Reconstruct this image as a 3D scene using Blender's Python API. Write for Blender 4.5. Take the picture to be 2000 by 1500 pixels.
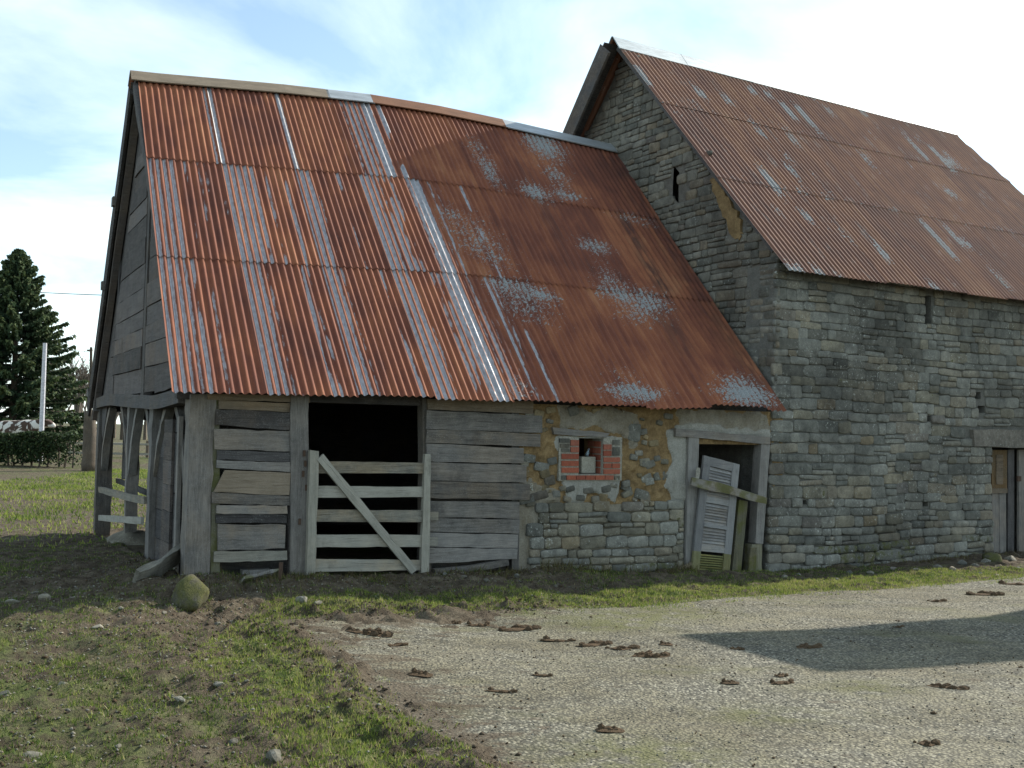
import bpy, math, random
import numpy as np
from mathutils import Matrix, Vector
random.seed(7); rng = np.random.default_rng(7)
for o in list(bpy.data.objects): bpy.data.objects.remove(o)
scene = bpy.context.scene; COL = scene.collection
# ------------------------------------------------------------------ camera, sky, sun, exposure
FPX, EYE = 2080.0, 1.71
PITCH, ROLL = math.atan(90 / FPX), .02
cam = bpy.data.cameras.new('camera'); cam.sensor_width = 36; cam.lens = FPX / 2000 * 36
cam.clip_start = .1; cam.clip_end = 3000
camo = bpy.data.objects.new('camera', cam); COL.objects.link(camo)
MC = Matrix.Rotation(math.pi / 2 + PITCH, 3, 'X') @ Matrix.Rotation(ROLL, 3, 'Z')
camo.matrix_world = Matrix.Translation((0, 0, EYE)) @ MC.to_4x4()
scene.camera = camo
SUN_H = Vector((.777, .629, 0)).normalized(); SUN_EL = math.radians(34)
world = bpy.data.worlds.new('World'); scene.world = world; world.use_nodes = True
def build_world():
    nt = world.node_tree; N = nt.nodes; L = nt.links; N.clear()
    out = N.new('ShaderNodeOutputWorld'); bg = N.new('ShaderNodeBackground'); L.new(bg.outputs[0], out.inputs[0])
    bg.inputs[1].default_value = .14
    sky = N.new('ShaderNodeTexSky'); sky.sky_type = 'NISHITA'; sky.sun_disc = False
    sky.sun_elevation = SUN_EL; sky.sun_rotation = math.atan2(SUN_H.x, SUN_H.y)
    sky.air_density = 1.0; sky.dust_density = .4; sky.ozone_density = 1.6
    tc = N.new('ShaderNodeTexCoord')
    sep = N.new('ShaderNodeSeparateXYZ'); L.new(tc.outputs['Generated'], sep.inputs[0])
    # clouds on a flat layer: direction / (height + k)
    add = N.new('ShaderNodeMath'); add.operation = 'MAXIMUM'; add.inputs[1].default_value = 0.0; L.new(sep.outputs[2], add.inputs[0])
    add2 = N.new('ShaderNodeMath'); add2.inputs[1].default_value = .22; L.new(add.outputs[0], add2.inputs[0])
    comb = N.new('ShaderNodeCombineXYZ')
    for i in (0, 1):
        d = N.new('ShaderNodeMath'); d.operation = 'DIVIDE'; L.new(sep.outputs[i], d.inputs[0]); L.new(add2.outputs[0], d.inputs[1]); L.new(d.outputs[0], comb.inputs[i])
    n1 = N.new('ShaderNodeTexNoise'); n1.inputs['Scale'].default_value = 1.5; n1.inputs['Detail'].default_value = 8; n1.inputs['Roughness'].default_value = .55; n1.inputs['Distortion'].default_value = .35
    mp = N.new('ShaderNodeMapping'); mp.inputs['Location'].default_value = (3.1, 1.7, 0); L.new(comb.outputs[0], mp.inputs[0]); L.new(mp.outputs[0], n1.inputs['Vector'])
    cr = N.new('ShaderNodeValToRGB'); cr.color_ramp.elements[0].position = .40; cr.color_ramp.elements[1].position = .66
    cr.color_ramp.elements[0].color = (.16, .16, .16, 1); cr.color_ramp.elements[1].color = (.92, .92, .92, 1)
    L.new(n1.outputs[0], cr.inputs[0])
    mx = N.new('ShaderNodeMixRGB'); L.new(cr.outputs[0], mx.inputs[0]); L.new(sky.outputs[0], mx.inputs[1])
    # sunlit cloud: the sky's own light, made neutral and brighter
    bw = N.new('ShaderNodeRGBToBW'); L.new(sky.outputs[0], bw.inputs[0])
    ma = N.new('ShaderNodeMath'); ma.operation = 'MULTIPLY_ADD'; ma.inputs[1].default_value = 1.25; ma.inputs[2].default_value = 3.4; L.new(bw.outputs[0], ma.inputs[0])
    tint = N.new('ShaderNodeMixRGB'); tint.blend_type = 'MULTIPLY'; tint.inputs[0].default_value = 1; tint.inputs[1].default_value = (.94, 1.0, 1.03, 1); L.new(ma.outputs[0], tint.inputs[2])
    L.new(tint.outputs[0], mx.inputs[2])
    air = N.new('ShaderNodeMixRGB'); air.blend_type = 'MULTIPLY'; air.inputs[0].default_value = 1; air.inputs[2].default_value = (.93, 1.02, 1.01, 1); L.new(mx.outputs[0], air.inputs[1]); L.new(air.outputs[0], bg.inputs[0])
build_world()
sl = bpy.data.lights.new('sun', 'SUN'); sl.energy = 4.9; sl.angle = math.radians(.5); sl.color = (1, .93, .82)
so = bpy.data.objects.new('sun', sl); COL.objects.link(so)
so.rotation_euler = (-Vector((SUN_H.x * math.cos(SUN_EL), SUN_H.y * math.cos(SUN_EL), math.sin(SUN_EL)))).to_track_quat('-Z', 'Y').to_euler()
vs = scene.view_settings; vs.view_transform = 'Standard'; vs.look = 'None'; vs.exposure = .52; vs.gamma = 1

# ------------------------------------------------------------------ survey: the photograph's corners measured on the real planes of the place
MCn = np.array(MC); CAM = np.array([0, 0, EYE])
def ray(u, v): return MCn @ np.array([(u - 1000) / FPX, -(v - 750) / FPX, -1.0])
def proj(p):
    q = MCn.T @ (np.asarray(p, float) - CAM); return 1000 + FPX * q[0] / -q[2], 750 - FPX * q[1] / -q[2]
class Frame:
    def __init__(s, o, a):
        s.o = np.array(o, float); s.a = a; c, n = math.cos(a), math.sin(a); s.R = np.array([[c, -n, 0], [n, c, 0], [0, 0, 1]])
    def w(s, p): return s.o + s.R @ np.asarray(p, float)
    def l(s, p): return s.R.T @ (np.asarray(p, float) - s.o)
    def hit(s, u, v, axis, val):
        d = s.R.T @ ray(u, v); c = s.R.T @ (CAM - s.o); return c + d * (val - c[axis]) / d[axis]
_d = ray(358, 1125); _p = CAM + _d * (10.2 / _d[1])
WB = Frame((_p[0], _p[1], 0), math.radians(28))
def wf(u, v, y=0.0): h = WB.hit(u, v, 1, y); return h[0], h[2]
def wg(u, v, x=0.0): h = WB.hit(u, v, 0, x); return h[1], h[2]
_c = WB.w((wf(1500, 1120)[0], 0, 0))
SB = Frame((_c[0], _c[1], 0), math.radians(31.8))
def sf(u, v, y=0.0): h = SB.hit(u, v, 1, y); return h[0], h[2]
def sg(u, v): 
    h = SB.hit(u, v, 0, 0.0)
    for _ in range(4): h = SB.hit(u, v, 0, LEAN * h[2])
    return h[1], h[2]
LEAN = .033

# ------------------------------------------------------------------ noise
def vnoise(x, y, seed=0, z=None):
    x = np.asarray(x, float); y = np.asarray(y, float)
    xi = np.floor(x).astype(np.int64); yi = np.floor(y).astype(np.int64); fx = x - xi; fy = y - yi
    fx = fx * fx * (3 - 2 * fx); fy = fy * fy * (3 - 2 * fy)
    def h(a, b):
        n = (a * 374761393 + b * 668265263 + seed * 1442695041) & 0x7fffffff
        n = ((n ^ (n >> 13)) * 1274126177) & 0x7fffffff
        return ((n ^ (n >> 16)) & 0xffff) / 65535.0
    return (h(xi, yi) * (1 - fx) + h(xi + 1, yi) * fx) * (1 - fy) + (h(xi, yi + 1) * (1 - fx) + h(xi + 1, yi + 1) * fx) * fy
def fbm(x, y, seed=0, oct=4, gain=.5):
    s = 0; a = 1; t = 0
    for i in range(oct):
        s = s + a * vnoise(np.asarray(x) * 2 ** i + 17.3 * i, np.asarray(y) * 2 ** i - 9.1 * i, seed + i); t += a; a *= gain
    return s / t
def sstep(a, b, x): t = np.clip((x - a) / (b - a), 0, 1); return t * t * (3 - 2 * t)

# ------------------------------------------------------------------ object helpers
def mesh(name, verts, faces, mat=None, smooth=False):
    me = bpy.data.meshes.new(name); me.from_pydata([tuple(map(float, v)) for v in verts], [], [tuple(map(int, f)) for f in faces])
    if mat: me.materials.append(mat)
    if smooth: me.polygons.foreach_set('use_smooth', [True] * len(me.polygons))
    me.update(); return me
def mesh_np(name, V, Fc, mat=None, smooth=False):
    V = np.asarray(V, np.float32); Fc = np.asarray(Fc, np.int32); k = Fc.shape[1]
    me = bpy.data.meshes.new(name); me.vertices.add(len(V)); me.vertices.foreach_set('co', V.ravel())
    me.loops.add(Fc.size); me.loops.foreach_set('vertex_index', Fc.ravel())
    me.polygons.add(len(Fc)); me.polygons.foreach_set('loop_start', np.arange(0, Fc.size, k, dtype=np.int32))
    if smooth: me.polygons.foreach_set('use_smooth', np.ones(len(Fc), bool))
    if mat: me.materials.append(mat)
    me.update(calc_edges=True); return me
def attr(me, name, data):
    a = me.attributes.new(name, 'FLOAT', 'POINT'); a.data.foreach_set('value', np.asarray(data, np.float32).ravel())
def attrv(me, name, data):
    a = me.attributes.new(name, 'FLOAT_VECTOR', 'POINT'); a.data.foreach_set('vector', np.asarray(data, np.float32).ravel())
def link(name, me, parent=None, loc=None, kind=None):
    o = bpy.data.objects.new(name, me); COL.objects.link(o)
    if parent is not None: o.parent = parent
    if loc is not None: o.location = loc
    if kind: o['kind'] = kind
    return o
def tag(o, label, cat, group=None):
    o['label'] = label; o['category'] = cat
    if group: o['group'] = group
    return o
def thing(name, label, cat, loc=(0, 0, 0), rz=0, group=None):
    o = bpy.data.objects.new(name, None); COL.objects.link(o); o.empty_display_size = .1
    o.location = loc; o.rotation_euler = (0, 0, rz); return tag(o, label, cat, group)
class At:                       # parent + origin of its frame, so that parts may be given in barn coordinates
    def __init__(s, parent, off=(0, 0, 0)): s.p = parent; s.o = Vector(off)
def board(name, at, quad, y, t, mat, axis='x', jag=.005, n=9, plane='xz', bow=0.0, sub=None):
    """a plank given by four corners TL,TR,BR,BL on a plane; y = its outer face, t = thickness going inwards"""
    TL, TR, BR, BL = [np.array(q, float) for q in quad]; sd = random.randint(0, 9999)
    V = []; 
    if axis == 'x': A0, A1, B0, B1 = TL, TR, BL, BR
    else: A0, A1, B0, B1 = TL, BL, TR, BR
    ctr = (TL + TR + BR + BL) / 4
    for i in range(n + 1):
        f = i / n; a = A0 * (1 - f) + A1 * f; b = B0 * (1 - f) + B1 * f; wd = (b - a) / max(1e-6, np.linalg.norm(b - a))
        a = a + wd * jag * (float(vnoise(i * .8, sd)) - .5) * 2; b = b - wd * jag * (float(vnoise(i * .8, sd + 50)) - .5) * 2
        if i in (0, n):
            e = (A1 - A0) / max(1e-6, np.linalg.norm(A1 - A0)); a = a + e * jag * random.uniform(-1, 1) * 1.2; b = b + e * jag * random.uniform(-1, 1) * 1.2
        dy = bow * math.sin(f * math.pi) + .003 * (float(vnoise(i * .7, sd + 90)) - .5)
        for p, yy in ((a, y + dy), (b, y + dy), (b, y + dy + t), (a, y + dy + t)):
            q = p - ctr
            V.append((q[0], yy - y, q[1]) if plane == 'xz' else (yy - y, q[0], q[1]))
    Fc = []
    for i in range(n):
        for k in range(4):
            a0 = i * 4 + k; a1 = i * 4 + (k + 1) % 4; Fc.append((a0, a1, a1 + 4, a0 + 4))
    Fc += [(0, 3, 2, 1), (n * 4, n * 4 + 1, n * 4 + 2, n * 4 + 3)]
    loc = Vector((ctr[0], y, ctr[1])) if plane == 'xz' else Vector((y, ctr[0], ctr[1]))
    return link(name, mesh(name, V, Fc, mat), at.p, loc - at.o)
def bpx(name, at, q, y=0.0, t=.03, mat=None, **k):     # q = xl, xr, ytl, ytr, ybl, ybr measured on the facade
    xl, xr, a, b, c, d = q
    return board(name, at, (wf(xl, a, y), wf(xr, b, y), wf(xr, d, y), wf(xl, c, y)), y, t, mat, **k)
def beam(name, at, pts, w, t, mat, up=(0, 0, 1), jag=.006, n=10, taper=1.0, group=None, cat=None, label=None):
    """timber swept along a polyline; mesh x runs along it"""
    P = [Vector(p) for p in pts]; c = (P[0] + P[-1]) / 2; ex = (P[-1] - P[0]).normalized(); upv = Vector(up)
    ez = (upv - ex * upv.dot(ex)).normalized(); ey = ez.cross(ex); sd = random.randint(0, 9999)
    Mx = Matrix((ex, ey, ez)).transposed(); inv = Mx.transposed()
    loc = [inv @ (p - c) for p in P]
    L = [0]
    for a, b in zip(loc, loc[1:]): L.append(L[-1] + (b - a).length)
    V = []
    for i in range(n + 1):
        f = i / n * L[-1]; x, yy, zz = [float(np.interp(f, L, [p[k] for p in loc])) for k in range(3)]
        s = 1 + (taper - 1) * i / n; hw = w / 2 * s; ht = t / 2 * s
        for k, (sy, sz) in enumerate(((-1, -1), (1, -1), (1, 1), (-1, 1))):
            j = lambda q: jag * 2 * (float(vnoise(i * .7, sd + q * 31)) - .5)
            V.append((x + (jag * random.uniform(-1, 1) if i in (0, n) else 0), yy + sy * ht + j(k), zz + sz * hw + j(k + 7)))
    Fc = []
    for i in range(n):
        for k in range(4):
            a0 = i * 4 + k; a1 = i * 4 + (k + 1) % 4; Fc.append((a0, a0 + 4, a1 + 4, a1))
    Fc += [(0, 1, 2, 3), (n * 4 + 3, n * 4 + 2, n * 4 + 1, n * 4)]
    o = link(name, mesh(name, V, Fc, mat), at.p)
    o.matrix_basis = Matrix.Translation(c - at.o) @ Mx.to_4x4()
    if cat: tag(o, label, cat, group)
    return o
def boxm(x0, x1, y0, y1, z0, z1):
    V = [(x0, y0, z0), (x1, y0, z0), (x1, y1, z0), (x0, y1, z0), (x0, y0, z1), (x1, y0, z1), (x1, y1, z1), (x0, y1, z1)]
    return V, [(0, 3, 2, 1), (4, 5, 6, 7), (0, 1, 5, 4), (1, 2, 6, 5), (2, 3, 7, 6), (3, 0, 4, 7)]

# ------------------------------------------------------------------ materials
def mk(name):
    m = bpy.data.materials.new(name); m.use_nodes = True; nt = m.node_tree
    b = nt.nodes['Principled BSDF']; return m, nt, nt.nodes, nt.links, b
class NB:
    def __init__(s, nt): s.nt = nt; s.N = nt.nodes; s.L = nt.links
    def set(s, sock, v):
        if hasattr(v, 'is_linked'): s.L.new(v, sock)
        else: sock.default_value = v
    def noise(s, vec, scale, detail=5, rough=.55, dist=0, out=0):
        n = s.N.new('ShaderNodeTexNoise'); n.inputs['Scale'].default_value = scale; n.inputs['Detail'].default_value = detail
        n.inputs['Roughness'].default_value = rough; n.inputs['Distortion'].default_value = dist; s.L.new(vec, n.inputs['Vector']); return n.outputs[out]
    def vor(s, vec, scale, feat='F1', out='Distance', rand=1):
        n = s.N.new('ShaderNodeTexVoronoi'); n.feature = feat; n.inputs['Scale'].default_value = scale; n.inputs['Randomness'].default_value = rand; s.L.new(vec, n.inputs['Vector']); return n.outputs[out]
    def ramp(s, fac, stops, interp='LINEAR'):
        n = s.N.new('ShaderNodeValToRGB'); e = n.color_ramp; e.interpolation = interp
        while len(e.elements) < len(stops): e.elements.new(.5)
        for el, (p, c) in zip(e.elements, stops): el.position = p; el.color = (*c, 1) if len(c) == 3 else c
        s.L.new(fac, n.inputs[0]); return n.outputs[0]
    def mix(s, f, a, b, mode='MIX'):
        n = s.N.new('ShaderNodeMixRGB'); n.blend_type = mode
        for k, v in zip((0, 1, 2), (f, a, b)):
            if isinstance(v, tuple) and len(v) == 3: v = (*v, 1)
            s.set(n.inputs[k], v)
        return n.outputs[0]
    def math(s, op, a, b=0.0, c=None):
        n = s.N.new('ShaderNodeMath'); n.operation = op; s.set(n.inputs[0], a); s.set(n.inputs[1], b)
        if c is not None: s.set(n.inputs[2], c)
        return n.outputs[0]
    def sm(s, v, a, b):
        n = s.N.new('ShaderNodeMapRange'); n.interpolation_type = 'SMOOTHSTEP'; n.inputs[1].default_value = a; n.inputs[2].default_value = b; s.L.new(v, n.inputs[0]); return n.outputs[0]
    def attr(s, name, out='Fac'):
        n = s.N.new('ShaderNodeAttribute'); n.attribute_name = name; return n.outputs[out]
    def mapv(s, vec, sc=(1, 1, 1), loc=(0, 0, 0)):
        n = s.N.new('ShaderNodeMapping'); n.inputs['Scale'].default_value = sc; s.set(n.inputs['Location'], loc); s.L.new(vec, n.inputs[0]); return n.outputs[0]
    def coord(s, k='Object'): return s.N.new('ShaderNodeTexCoord').outputs[k]
    def rnd(s): return s.N.new('ShaderNodeObjectInfo').outputs['Random']
    def pos(s): return s.N.new('ShaderNodeNewGeometry').outputs['Position']
    def bump(s, h, strength, dist, bsdf):
        n = s.N.new('ShaderNodeBump'); n.inputs['Strength'].default_value = strength; n.inputs['Distance'].default_value = dist; s.L.new(h, n.inputs['Height']); s.L.new(n.outputs[0], bsdf.inputs['Normal'])
def rndvec(nb):
    r = nb.rnd(); c = nb.N.new('ShaderNodeCombineXYZ')
    for i, k in enumerate((37.0, 71.0, 53.0)): nb.L.new(nb.math('MULTIPLY', r, k), c.inputs[i])
    return c.outputs[0]
def wood(name, dark, mid, light, axis='x', moss=0.0, rough=.85):
    m, nt, N, L, b = mk(name); nb = NB(nt); sc = {'x': (.06, 1, 1), 'z': (1, 1, .06), 'y': (1, .06, 1)}[axis]
    v = nb.mapv(nb.coord(), (1, 1, 1), rndvec(nb)); g = nb.mapv(v, sc)
    grain = nb.noise(g, 110, 6, .72, .5); streak = nb.noise(g, 26, 4, .6, .6); blot = nb.noise(v, 5, 6, .7); spk = nb.noise(v, 70, 4, .75)
    f = nb.math('ADD', nb.math('ADD', nb.math('MULTIPLY', grain, .45), nb.math('MULTIPLY', spk, .16)), nb.math('ADD', nb.math('MULTIPLY', streak, .28), nb.math('MULTIPLY', blot, .34)))
    f = nb.math('ADD', f, nb.math('MULTIPLY_ADD', nb.rnd(), .24, -.12))
    col = nb.ramp(f, [(.36, dark), (.58, mid), (.8, light)])
    hue = nb.math('MULTIPLY', nb.math('FRACT', nb.math('MULTIPLY', nb.rnd(), 17.3)), nb.sm(nb.noise(v, 2.5, 4, .6), .35, .65)); col = nb.mix(nb.math('MULTIPLY', hue, .7), col, nb.mix(1, col, (1.22, .98, .72), 'MULTIPLY'))
    blk = nb.sm(nb.noise(v, 2.2, 5, .65), .56, .74); col = nb.mix(nb.math('MULTIPLY', blk, .55), col, tuple(c * .42 for c in dark))
    lic = nb.sm(nb.noise(v, 95, 5, .8), .54, .68); col = nb.mix(nb.math('MULTIPLY', nb.math('MULTIPLY', lic, nb.sm(nb.noise(v, 6, 4, .6), .36, .6)), .62), col, (.36, .365, .34))
    if moss: col = nb.mix(nb.math('MULTIPLY', nb.sm(nb.noise(v, 5, 4, .6), .5 - moss * .25, .68 - moss * .2), .8), col, (.085, .09, .022))
    L.new(col, b.inputs['Base Color']); b.inputs['Roughness'].default_value = rough; b.inputs['Specular IOR Level'].default_value = .25
    crack = nb.sm(nb.noise(nb.mapv(v, tuple(x if x < 1 else 1.0 for x in sc)), 38, 2, .5), .62, .7)
    nb.bump(nb.math('SUBTRACT', nb.math('ADD', grain, streak), nb.math('MULTIPLY', crack, 1.2)), .7, .006, b)
    return m
GREY = ((.046, .042, .039), (.140, .131, .122), (.262, .250, .236))
BRN = ((.05, .038, .027), (.15, .118, .084), (.25, .205, .155))
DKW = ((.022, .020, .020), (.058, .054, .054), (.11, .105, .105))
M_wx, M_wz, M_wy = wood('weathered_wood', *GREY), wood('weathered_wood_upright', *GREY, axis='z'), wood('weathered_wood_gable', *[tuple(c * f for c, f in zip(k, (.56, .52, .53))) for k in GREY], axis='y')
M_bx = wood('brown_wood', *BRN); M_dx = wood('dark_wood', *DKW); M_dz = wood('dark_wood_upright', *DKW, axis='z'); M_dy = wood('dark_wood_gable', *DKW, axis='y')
M_mx = wood('mossy_wood', *GREY, moss=.5); M_mz = wood('mossy_wood_upright', (.05, .05, .035), (.13, .125, .085), (.22, .21, .15), axis='z', moss=.15)
M_gate = wood('gate_wood', (.078, .072, .060), (.215, .205, .175), (.35, .335, .29)); M_gz = wood('gate_wood_upright', (.078, .072, .060), (.20, .19, .16), (.32, .305, .26), axis='z')
M_shut = wood('shutter_wood', (.10, .10, .105), (.17, .168, .17), (.27, .27, .27), axis='z'); M_shutx = wood('shutter_slat_wood', (.10, .10, .105), (.18, .178, .18), (.30, .30, .30))
M_shutm = wood('mossy_shutter_slat', (.07, .075, .03), (.15, .155, .06), (.22, .22, .10)); M_shutmz = wood('mossy_shutter_stile', (.08, .08, .04), (.16, .16, .08), (.22, .22, .13), axis='z')
def rust(name, warm=1.0, lich=0.0):
    m, nt, N, L, b = mk(name); nb = NB(nt); rc = nb.attr('rc', 'Vector')
    a = nb.noise(nb.mapv(rc, (7, .7, 1)), 1.6, 6, .6, .3); c2 = nb.noise(nb.mapv(rc, (1, 1, 1)), 1.3, 5, .6, .8); fine = nb.noise(rc, 70, 4, .7)
    f = nb.math('ADD', nb.math('MULTIPLY', a, .5), nb.math('ADD', nb.math('MULTIPLY', c2, .35), nb.math('MULTIPLY', fine, .25)))
    f = nb.math('ADD', f, nb.math('MULTIPLY_ADD', nb.rnd(), .12, -.06))
    col = nb.ramp(f, [(.36, (.085 * warm, .030, .021)), (.50, (.165 * warm, .053, .030)), (.62, (.25 * warm, .087, .041)), (.78, (.36 * warm, .165, .08))])
    st = nb.math('MULTIPLY', nb.attr('stain'), nb.sm(nb.noise(nb.mapv(rc, (6, 1.5, 1)), 2.2, 5, .6), .3, .6)); col = nb.mix(st, col, (.02, .018, .02))
    z = nb.attr('zinc'); zn = nb.noise(nb.mapv(rc, (14, 2.4, 1)), 3, 6, .7); zm = nb.sm(nb.math('ADD', z, nb.math('MULTIPLY_ADD', zn, .9, -.45)), .42, .58)
    fl = nb.attr('flake'); fn = nb.noise(nb.mapv(rc, (1.3, 1, 1)), 24, 4, .62, 1.2); fm = nb.sm(nb.math('ADD', nb.math('MULTIPLY', fl, .74), nb.math('MULTIPLY_ADD', fn, 1.7, -.85)), .40, .50)
    zc = nb.ramp(nb.noise(nb.mapv(rc, (4, 1, 1)), 12, 4, .6), [(.3, (.25, .24, .25)), (.7, (.52, .51, .51))])
    col = nb.mix(zm, col, zc); col = nb.mix(fm, col, nb.ramp(fine, [(.35, (.17, .18, .18)), (.65, (.37, .38, .375))]))
    if lich:
        col = nb.mix(.22, col, (.16, .115, .10))
        ln = nb.sm(nb.noise(nb.mapv(rc, (2.2, .5, 1)), 2.4, 7, .72), .56, .66); l2 = nb.sm(fine, .48, .6)
        col = nb.mix(nb.math('MULTIPLY', nb.math('MULTIPLY', ln, l2), lich), col, (.34, .33, .30))
        l3 = nb.sm(nb.noise(rc, 26, 4, .7), .66, .72); col = nb.mix(nb.math('MULTIPLY', l3, .6 * lich), col, (.35, .22, .08))
    met = nb.math('MAXIMUM', zm, nb.math('MULTIPLY', fm, .3))
    L.new(col, b.inputs['Base Color']); L.new(nb.math('MULTIPLY', met, .55), b.inputs['Metallic'])
    L.new(nb.math('MULTIPLY_ADD', zm, -.44, .8), b.inputs['Roughness']); b.inputs['Specular IOR Level'].default_value = .3
    nb.bump(nb.math('ADD', fine, nb.math('MULTIPLY', fm, .6)), .25, .003, b)
    return m
M_rust = rust('rusty_corrugated_iron', 1.0); M_rust2 = rust('rusty_lichened_iron', .86, .8)
def plainmetal(name, c, rough=.5, met=.5):
    m, nt, N, L, b = mk(name); nb = NB(nt); v = nb.coord()
    n = nb.noise(nb.mapv(v, (.5, 2, 2)), 7, 5, .65); L.new(nb.ramp(n, [(.3, tuple(x * .6 for x in c)), (.7, c)]), b.inputs['Base Color'])
    b.inputs['Roughness'].default_value = rough; b.inputs['Metallic'].default_value = met; nb.bump(n, .2, .004, b); return m
M_zinc = plainmetal('galvanised_ridge', (.50, .53, .55)); M_zincpale = plainmetal('pale_galvanised_ridge', (.50, .56, .58), .55, .3); M_rustcap = plainmetal('rusty_ridge', (.23, .10, .05), .85, 0); M_browncap = plainmetal('brown_ridge', (.26, .20, .14), .85, 0)
M_iron = plainmetal('rusty_iron', (.10, .06, .04), .8, .2)
def stone(name, tint=(1, 1, 1), moss=0.0, dark=0.0, lic=1.0):
    m, nt, N, L, b = mk(name); nb = NB(nt); v = nb.pos(); r = nb.math('FRACT', nb.math('ADD', nb.rnd(), nb.attr('rnd')))
    t = lambda c: tuple(x * y for x, y in zip(c, tint))
    base = nb.ramp(r, [(0, t((.145, .147, .134))), (.22, t((.188, .188, .170))), (.5, t((.215, .215, .195))), (.78, t((.250, .247, .222))), (.93, t((.245, .215, .165))), (1, t((.16, .15, .14)))])
    n1 = nb.noise(v, 9, 6, .65); n2 = nb.noise(v, 70, 4, .7); big = nb.noise(v, .8, 5, .65, .6)
    col = nb.mix(1, base, nb.ramp(n1, [(.25, (.55, .55, .55)), (.75, (1.3, 1.28, 1.25))]), 'MULTIPLY')
    col = nb.mix(1, col, nb.ramp(n2, [(.25, (.66, .66, .66)), (.75, (1.25, 1.25, 1.25))]), 'MULTIPLY')
    col = nb.mix(1, col, nb.ramp(big, [(.36, (.58 - dark * .35,) * 3), (.6, (1.12, 1.12, 1.10))]), 'MULTIPLY')
    l = nb.math('MULTIPLY', nb.sm(nb.noise(v, 30, 5, .72), .56, .66), nb.sm(nb.noise(v, 2.5, 3, .5), .40, .62)); col = nb.mix(nb.math('MULTIPLY', l, .8 * lic), col, (.47, .48, .44))
    if moss: col = nb.mix(nb.math('MULTIPLY', nb.sm(nb.noise(v, 9, 5, .7), .66 - moss * .28, .74 - moss * .14), .85), col, nb.ramp(n2, [(.3, (.035, .04, .012)), (.7, (.115, .115, .03))]))
    L.new(col, b.inputs['Base Color']); b.inputs['Roughness'].default_value = .92; b.inputs['Specular IOR Level'].default_value = .2
    nb.bump(nb.math('ADD', n1, nb.math('MULTIPLY', n2, .5)), .8, .012, b); return m
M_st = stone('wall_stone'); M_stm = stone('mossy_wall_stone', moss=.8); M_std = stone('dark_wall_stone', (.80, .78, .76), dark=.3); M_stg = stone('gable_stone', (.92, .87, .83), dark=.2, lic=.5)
M_stw = stone('warm_wall_stone', (1.0, .93, .82), moss=.15); M_rock = stone('field_stone', (1.05, 1.0, .92)); M_rockm = stone('mossy_boulder_stone', (.62, .58, .5), moss=1.25, lic=.4)
def mortar(name, c1, c2, sc=10):
    m, nt, N, L, b = mk(name); nb = NB(nt); v = nb.pos(); n = nb.noise(v, sc, 6, .65); n2 = nb.noise(v, 90, 3, .7)
    col = nb.mix(1, nb.ramp(n, [(.3, c1), (.7, c2)]), nb.ramp(n2, [(.25, (.6,) * 3), (.75, (1.3,) * 3)]), 'MULTIPLY')
    L.new(col, b.inputs['Base Color']); b.inputs['Roughness'].default_value = .95; b.inputs['Specular IOR Level'].default_value = .1
    nb.bump(nb.math('ADD', n, nb.math('MULTIPLY', n2, .5)), .9, .015, b); return m
M_mort = mortar('lime_mortar', (.115, .112, .10), (.175, .17, .152)); M_mortg = mortar('earth_mortar', (.11, .10, .088), (.18, .165, .142)); M_conc = mortar('concrete_block', (.30, .285, .235), (.40, .38, .32), 20)
M_pale = mortar('pale_mortar', (.22, .205, .17), (.42, .40, .345), 30)
def brickmat():
    m, nt, N, L, b = mk('red_brick'); nb = NB(nt); v = nb.pos(); n = nb.noise(v, 45, 5, .7)
    base = nb.ramp(nb.rnd(), [(0, (.24, .062, .035)), (.5, (.34, .095, .05)), (1, (.28, .10, .065))])
    L.new(nb.mix(1, base, nb.ramp(n, [(.3, (.6,) * 3), (.7, (1.2,) * 3)]), 'MULTIPLY'), b.inputs['Base Color']); b.inputs['Roughness'].default_value = .9; nb.bump(n, .6, .006, b); return m
M_brick = brickmat()
def cobmat():
    m, nt, N, L, b = mk('cob_and_render'); nb = NB(nt); v = nb.pos(); n = nb.noise(v, 6, 6, .65, .3); n2 = nb.noise(v, 60, 4, .7); n3 = nb.noise(nb.mapv(v, (1, 1, .3)), 7, 6, .7)
    cob = nb.ramp(nb.math('ADD', nb.math('MULTIPLY', n, .6), nb.math('MULTIPLY', nb.noise(v, 22, 5, .7), .4)), [(.28, (.085, .06, .033)), (.46, (.20, .135, .068)), (.58, (.275, .19, .095)), (.74, (.34, .25, .14))])
    ren = nb.ramp(nb.noise(v, 4, 6, .6), [(.3, (.19, .165, .125)), (.55, (.25, .225, .18)), (.75, (.30, .28, .235))])
    pla = nb.ramp(n, [(.25, (.23, .225, .20)), (.7, (.35, .34, .305))])
    pm = nb.attr('render'); wm = nb.attr('plaster'); jit = nb.math('MULTIPLY_ADD', nb.noise(v, 28, 4, .7), .5, -.25)
    col = nb.mix(nb.sm(nb.math('ADD', pm, jit), .42, .58), cob, ren); col = nb.mix(nb.sm(nb.math('ADD', wm, jit), .42, .56), col, pla)
    col = nb.mix(nb.math('MULTIPLY', nb.sm(n3, .5, .72), .45), col, (.10, .075, .035))
    col = nb.mix(1, col, nb.ramp(n2, [(.25, (.68,) * 3), (.75, (1.22,) * 3)]), 'MULTIPLY')
    L.new(col, b.inputs['Base Color']); b.inputs['Roughness'].default_value = .95; b.inputs['Specular IOR Level'].default_value = .1
    nb.bump(nb.math('ADD', n, nb.math('MULTIPLY', n2, .35)), .8, .02, b); return m
M_cob = cobmat()
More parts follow.
